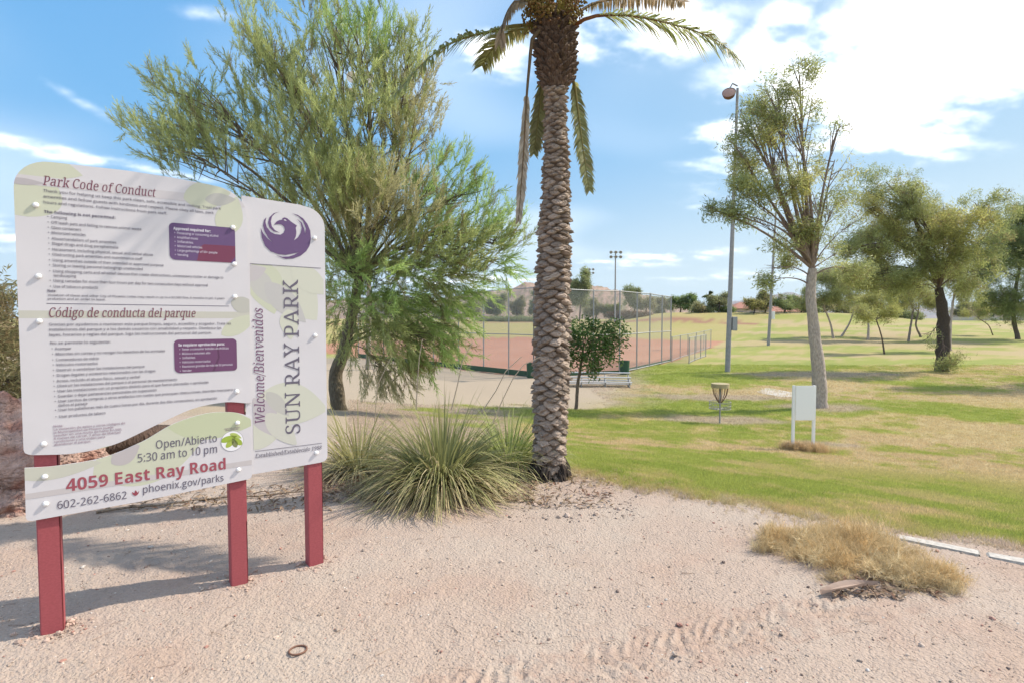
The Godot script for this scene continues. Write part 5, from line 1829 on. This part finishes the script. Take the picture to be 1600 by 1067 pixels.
		for q in s[2]:
			tr.append([q[0], q[1], 0.12 if i != 1 and i != 7 else 0.06])
		tree("gum_tree", s[4], "grove of trees on the lawn", b, z, tr, s[3], {"kind": "gum", "leaf": [leaf, yel, dk][i % 3].lerp(leaf, 0.4), "size": 1.4, "density": 5.6, "limb": 0.7, "split": 4, "hang": 0.4, "gap": -0.12, "gap_freq": 0.6, "bark": s[5], "limbs": false, "twigs": 6, "deep": 1.5, "fork": 0.4})
		i += 1

func far_row() -> void:
	var olive := Color(0.34, 0.335, 0.18)
	var green := Color(0.21, 0.285, 0.09)
	var yel := Color(0.33, 0.31, 0.11)
	var dk := Color(0.29, 0.33, 0.15)
	# x, foot y, distance, half width, height in px, colour, label
	var rows := [
		[640, 497, 165, 34, 34, olive, "rounded olive tree behind feathery tree's branches"], [700, 497, 160, 26, 27, olive, "wide olive tree at outfield edge under low hills"], [742, 498, 150, 20, 30, olive, "olive tree left of a tall backstop post, below hill"], [775, 498, 155, 24, 42, green.lerp(olive, 0.5), "grey green tree at outfield edge below hill crest"], [806, 498, 150, 18, 36, olive, "bushy tree in outfield row close by the palm trunk"], [838, 499, 148, 14, 46, dk, "dark upright tree partly behind the palm trunk"],
		[905, 500, 140, 18, 84, dk, "tall dark narrow tree just past the palm trunk"], [930, 500, 150, 18, 36, olive, "olive tree behind the young tree's crown"], [955, 500, 150, 20, 28, green.lerp(yel, 0.5), "light green tree on slope under rocky hill"], [990, 499, 146, 16, 58, dk, "slender tree rising above the backstop rail"], [1008, 499, 145, 24, 38, olive, "broad olive tree seen through the backstop mesh"], [1036, 499, 150, 20, 36, olive, "low tree at backstop end post"],
		[1062, 496, 150, 20, 40, green, "bright green tree past the end of the backstop"], [1080, 496, 148, 20, 38, green, "full bright green tree beside lamp standard"], [1096, 497, 138, 16, 26, olive, "small round tree on the dry bank"], [1123, 497, 140, 20, 40, olive.lerp(green, 0.3), "airy tree beside the far palm"], [1178, 499, 135, 20, 32, yel, "yellowish tree on the grassy bank"], [1196, 499, 138, 18, 44, yel.lerp(olive, 0.4), "taller open crowned tree on the bank near pole"], [1226, 497, 138, 24, 36, dk.lerp(green, 0.4), "dark rounded tree on the bank past the pole"], [1252, 497, 140, 18, 32, yel, "yellow green tree at bank end by eucalyptus"],
		[1284, 503, 150, 24, 40, olive, "olive tree behind the eucalyptus trunk"], [1318, 502, 160, 24, 34, olive, "low spreading tree beyond the forked trees"], [1398, 500, 170, 26, 32, dk, "dark dense tree behind the pale twins"], [1510, 500, 180, 26, 30, olive, "grey green tree before the tiled house"], [1575, 500, 190, 24, 34, dk, "dark tree beside the tiled house"], [600, 498, 170, 40, 36, olive, "far tree in gap under feathery tree"]]
	var i := 0
	for s in rows:
		var p := at(s[0], s[1], s[2])
		var b := on(p.x, p.z)
		var foot: float = 497.5 + (1.7 - b.y) / s[2] * F
		var top: float = s[1] - s[4]
		var hw: float = s[3]
		var h: float = foot - top
		var bl := []
		var tall := h > 60.0
		for q in (9 if not tall else 10):
			var u := fmod(q * 0.618 + 0.2 * i, 1.0) * 2.0 - 1.0
			var v := (q + 0.5) / (9.0 if not tall else 10.0)
			bl.append([s[0] + u * hw * 0.62, lerpf(foot - h * 0.3, top + h * 0.16, v), hw * rng.randf_range(0.24, 0.55), h * rng.randf_range(0.09, 0.22)])
		tree("park_tree", s[6].replace("left of a", "next to a"), "row of trees beyond the field", b, s[2], [[s[0], foot, 0.22], [s[0] + 2, lerpf(foot, top, 0.3), 0.18], [s[0], lerpf(foot, top, 0.7), 0.1]], bl,
			{"kind": "far", "leaf": s[5], "size": 1.3, "density": 2.6, "split": 3, "gap": -0.08, "gap_freq": 0.35, "limbs": false, "twigs": 3, "deep": 2.0, "fork": 0.3, "sides": 7, "bark": Color(0.14, 0.11, 0.09)})
		i += 1
	# shrubs along the foot of the bank
	for s in [[1100, 499, 20, 8, dk, "dark low hedge shrub on bank under small tree"], [1135, 498, 18, 8, green, "green shrub mound beside the far palm foot"], [1390, 508, 26, 12, dk, "dark shrub mass behind the pale twin trees"], [1425, 507, 22, 12, dk, "dark rounded shrub beside the twin trees"], [1270, 500, 16, 9, dk, "small dark shrub at the bank end"], [985, 500, 40, 9, Color(0.16, 0.10, 0.06), "brown dry scrub along the foot of the hill"], [800, 500, 60, 6, dk, "low dark scrub behind the outfield"]]:
		var p := at(s[0], s[1], 140.0)
		var b := on(p.x, p.z)
		var foot: float = 497.5 + (1.7 - b.y) / 140.0 * F
		tree("park_shrub", s[5], "shrubs beyond the field", b, 140.0, [[s[0], foot, 0.08], [s[0], foot - s[3] * 0.5, 0.05]], [[s[0] - s[2] * 0.5, foot - s[3] * 0.5, s[2] * 0.5, s[3] * 0.55], [s[0] + s[2] * 0.4, foot - s[3] * 0.45, s[2] * 0.5, s[3] * 0.5], [s[0], foot - s[3] * 0.6, s[2] * 0.5, s[3] * 0.5]],
			{"kind": "far", "leaf": s[4], "size": 1.0, "density": 3.0, "gap": -0.4, "limbs": false, "twigs": 2, "deep": 1.0, "fork": 0.0, "category": "shrub", "flare": false, "sides": 5})
	# far fan of a palm above the trees
	var pp := at(1108, 500, 150.0)
	var pb := on(pp.x, pp.z)
	var pal := thing("park_palm", pb, "far palm rising above the bank trees", "palm tree")
	var m := MB.new()
	m.col = Color(0.16, 0.12, 0.09)
	var tp := at(1108, 463, 150.0) - pb
	m.tube([Vector3(0, -0.2, 0), tp * 0.5, tp], [0.28, 0.24, 0.24], 9)
	part("trunk", m.mesh(), M.bark, pal)
	for q in 22:
		var a := q * 2.4
		var el := lerpf(-0.5, 1.3, fmod(q * 0.618, 1.0))
		var d := Vector3(sin(a) * cos(el), sin(el), cos(a) * cos(el))
		var fb := MB.new()
		fb.col = Color(0.075, 0.10, 0.035)
		var e1 := tp + d * 1.1
		var e2 := tp + d * 2.1 + Vector3(0, -0.45, 0)
		var w := d.cross(Vector3.UP).normalized()
		fb.ribbon([tp, e1, e2], [0.05, 0.28, 0.0], (w + Vector3(0, 0.5, 0)).normalized())
		fb.ribbon([tp, e1, e2], [0.05, 0.28, 0.0], (w - Vector3(0, 0.5, 0)).normalized())
		part("frond", fb.mesh(), M.leaf, pal)
	# houses
	house(1166, 500, 160.0, 11.0, 3.2, 8.0, "pale house gable between bank trees")
	house(1535, 499, 210.0, 16.0, 3.4, 9.0, "tan house with red tile roof behind the grove")
	house(1225, 499, 190.0, 14.0, 3.0, 8.0, "low house with tile roof behind the bank")
	# long pale block wall
	var wa := at(1478, 499, 175.0)
	var wb := at(1640, 499, 175.0)
	m = MB.new()
	m.box(Transform3D(Basis(), Vector3(0, 0.55, 0)), Vector3(wa.distance_to(wb), 1.3, 0.2), 0.01)
	var wl := single("block_wall", m.mesh(), M.concrete, "long low pale block wall in front of tiled house", "wall")
	wl.position = on((wa.x + wb.x) * 0.5, wa.z)

func house(px: float, py: float, Z: float, w: float, h: float, dep: float, label: String) -> void:
	var p := at(px, py, Z)
	var b := on(p.x, p.z)
	var t := thing("house", b, label, "house")
	var m := MB.new()
	m.box(Transform3D(Basis(), Vector3(0, h * 0.5 - 0.2, 0)), Vector3(w, h + 0.4, dep))
	part("wall", m.mesh(), M.stucco, t)
	m = MB.new()
	m.col = Color(1, 1, 1)
	var hw := w * 0.5 + 0.5
	var hd := dep * 0.5 + 0.5
	var rh := 1.9
	var a := Vector3(-hw, h, hd)
	var c := Vector3(hw, h, hd)
	var e := Vector3(hw, h, -hd)
	var f := Vector3(-hw, h, -hd)
	var r0 := Vector3(-hw + hd * 0.9, h + rh, 0)
	var r1 := Vector3(hw - hd * 0.9, h + rh, 0)
	for q in [[a, c, r1, r0], [e, f, r0, r1]]:
		m.quad(q[0], q[3], q[2], q[1])
	m.tri(c, r1, e)
	m.tri(f, r0, a)
	m.quad(a, f, e, c)
	part("roof", m.mesh(), M.roof_tile, t)
	for i in 3:
		var x := (i - 1) * w * 0.3
		m = MB.new()
		m.col = Color(0.5, 0.47, 0.43)
		m.box(Transform3D(Basis(), Vector3(x, h * 0.52, dep * 0.5 + 0.02)), Vector3(1.7, 1.4, 0.08))
		var wd := part("window", m.mesh(), M.plain, t)
		m = MB.new()
		m.col = Color(0.05, 0.06, 0.07)
		m.box(Transform3D(Basis(), Vector3(x, h * 0.52, dep * 0.5 + 0.05)), Vector3(1.5, 1.2, 0.06))
		part("pane", m.mesh(), M.lens, wd)
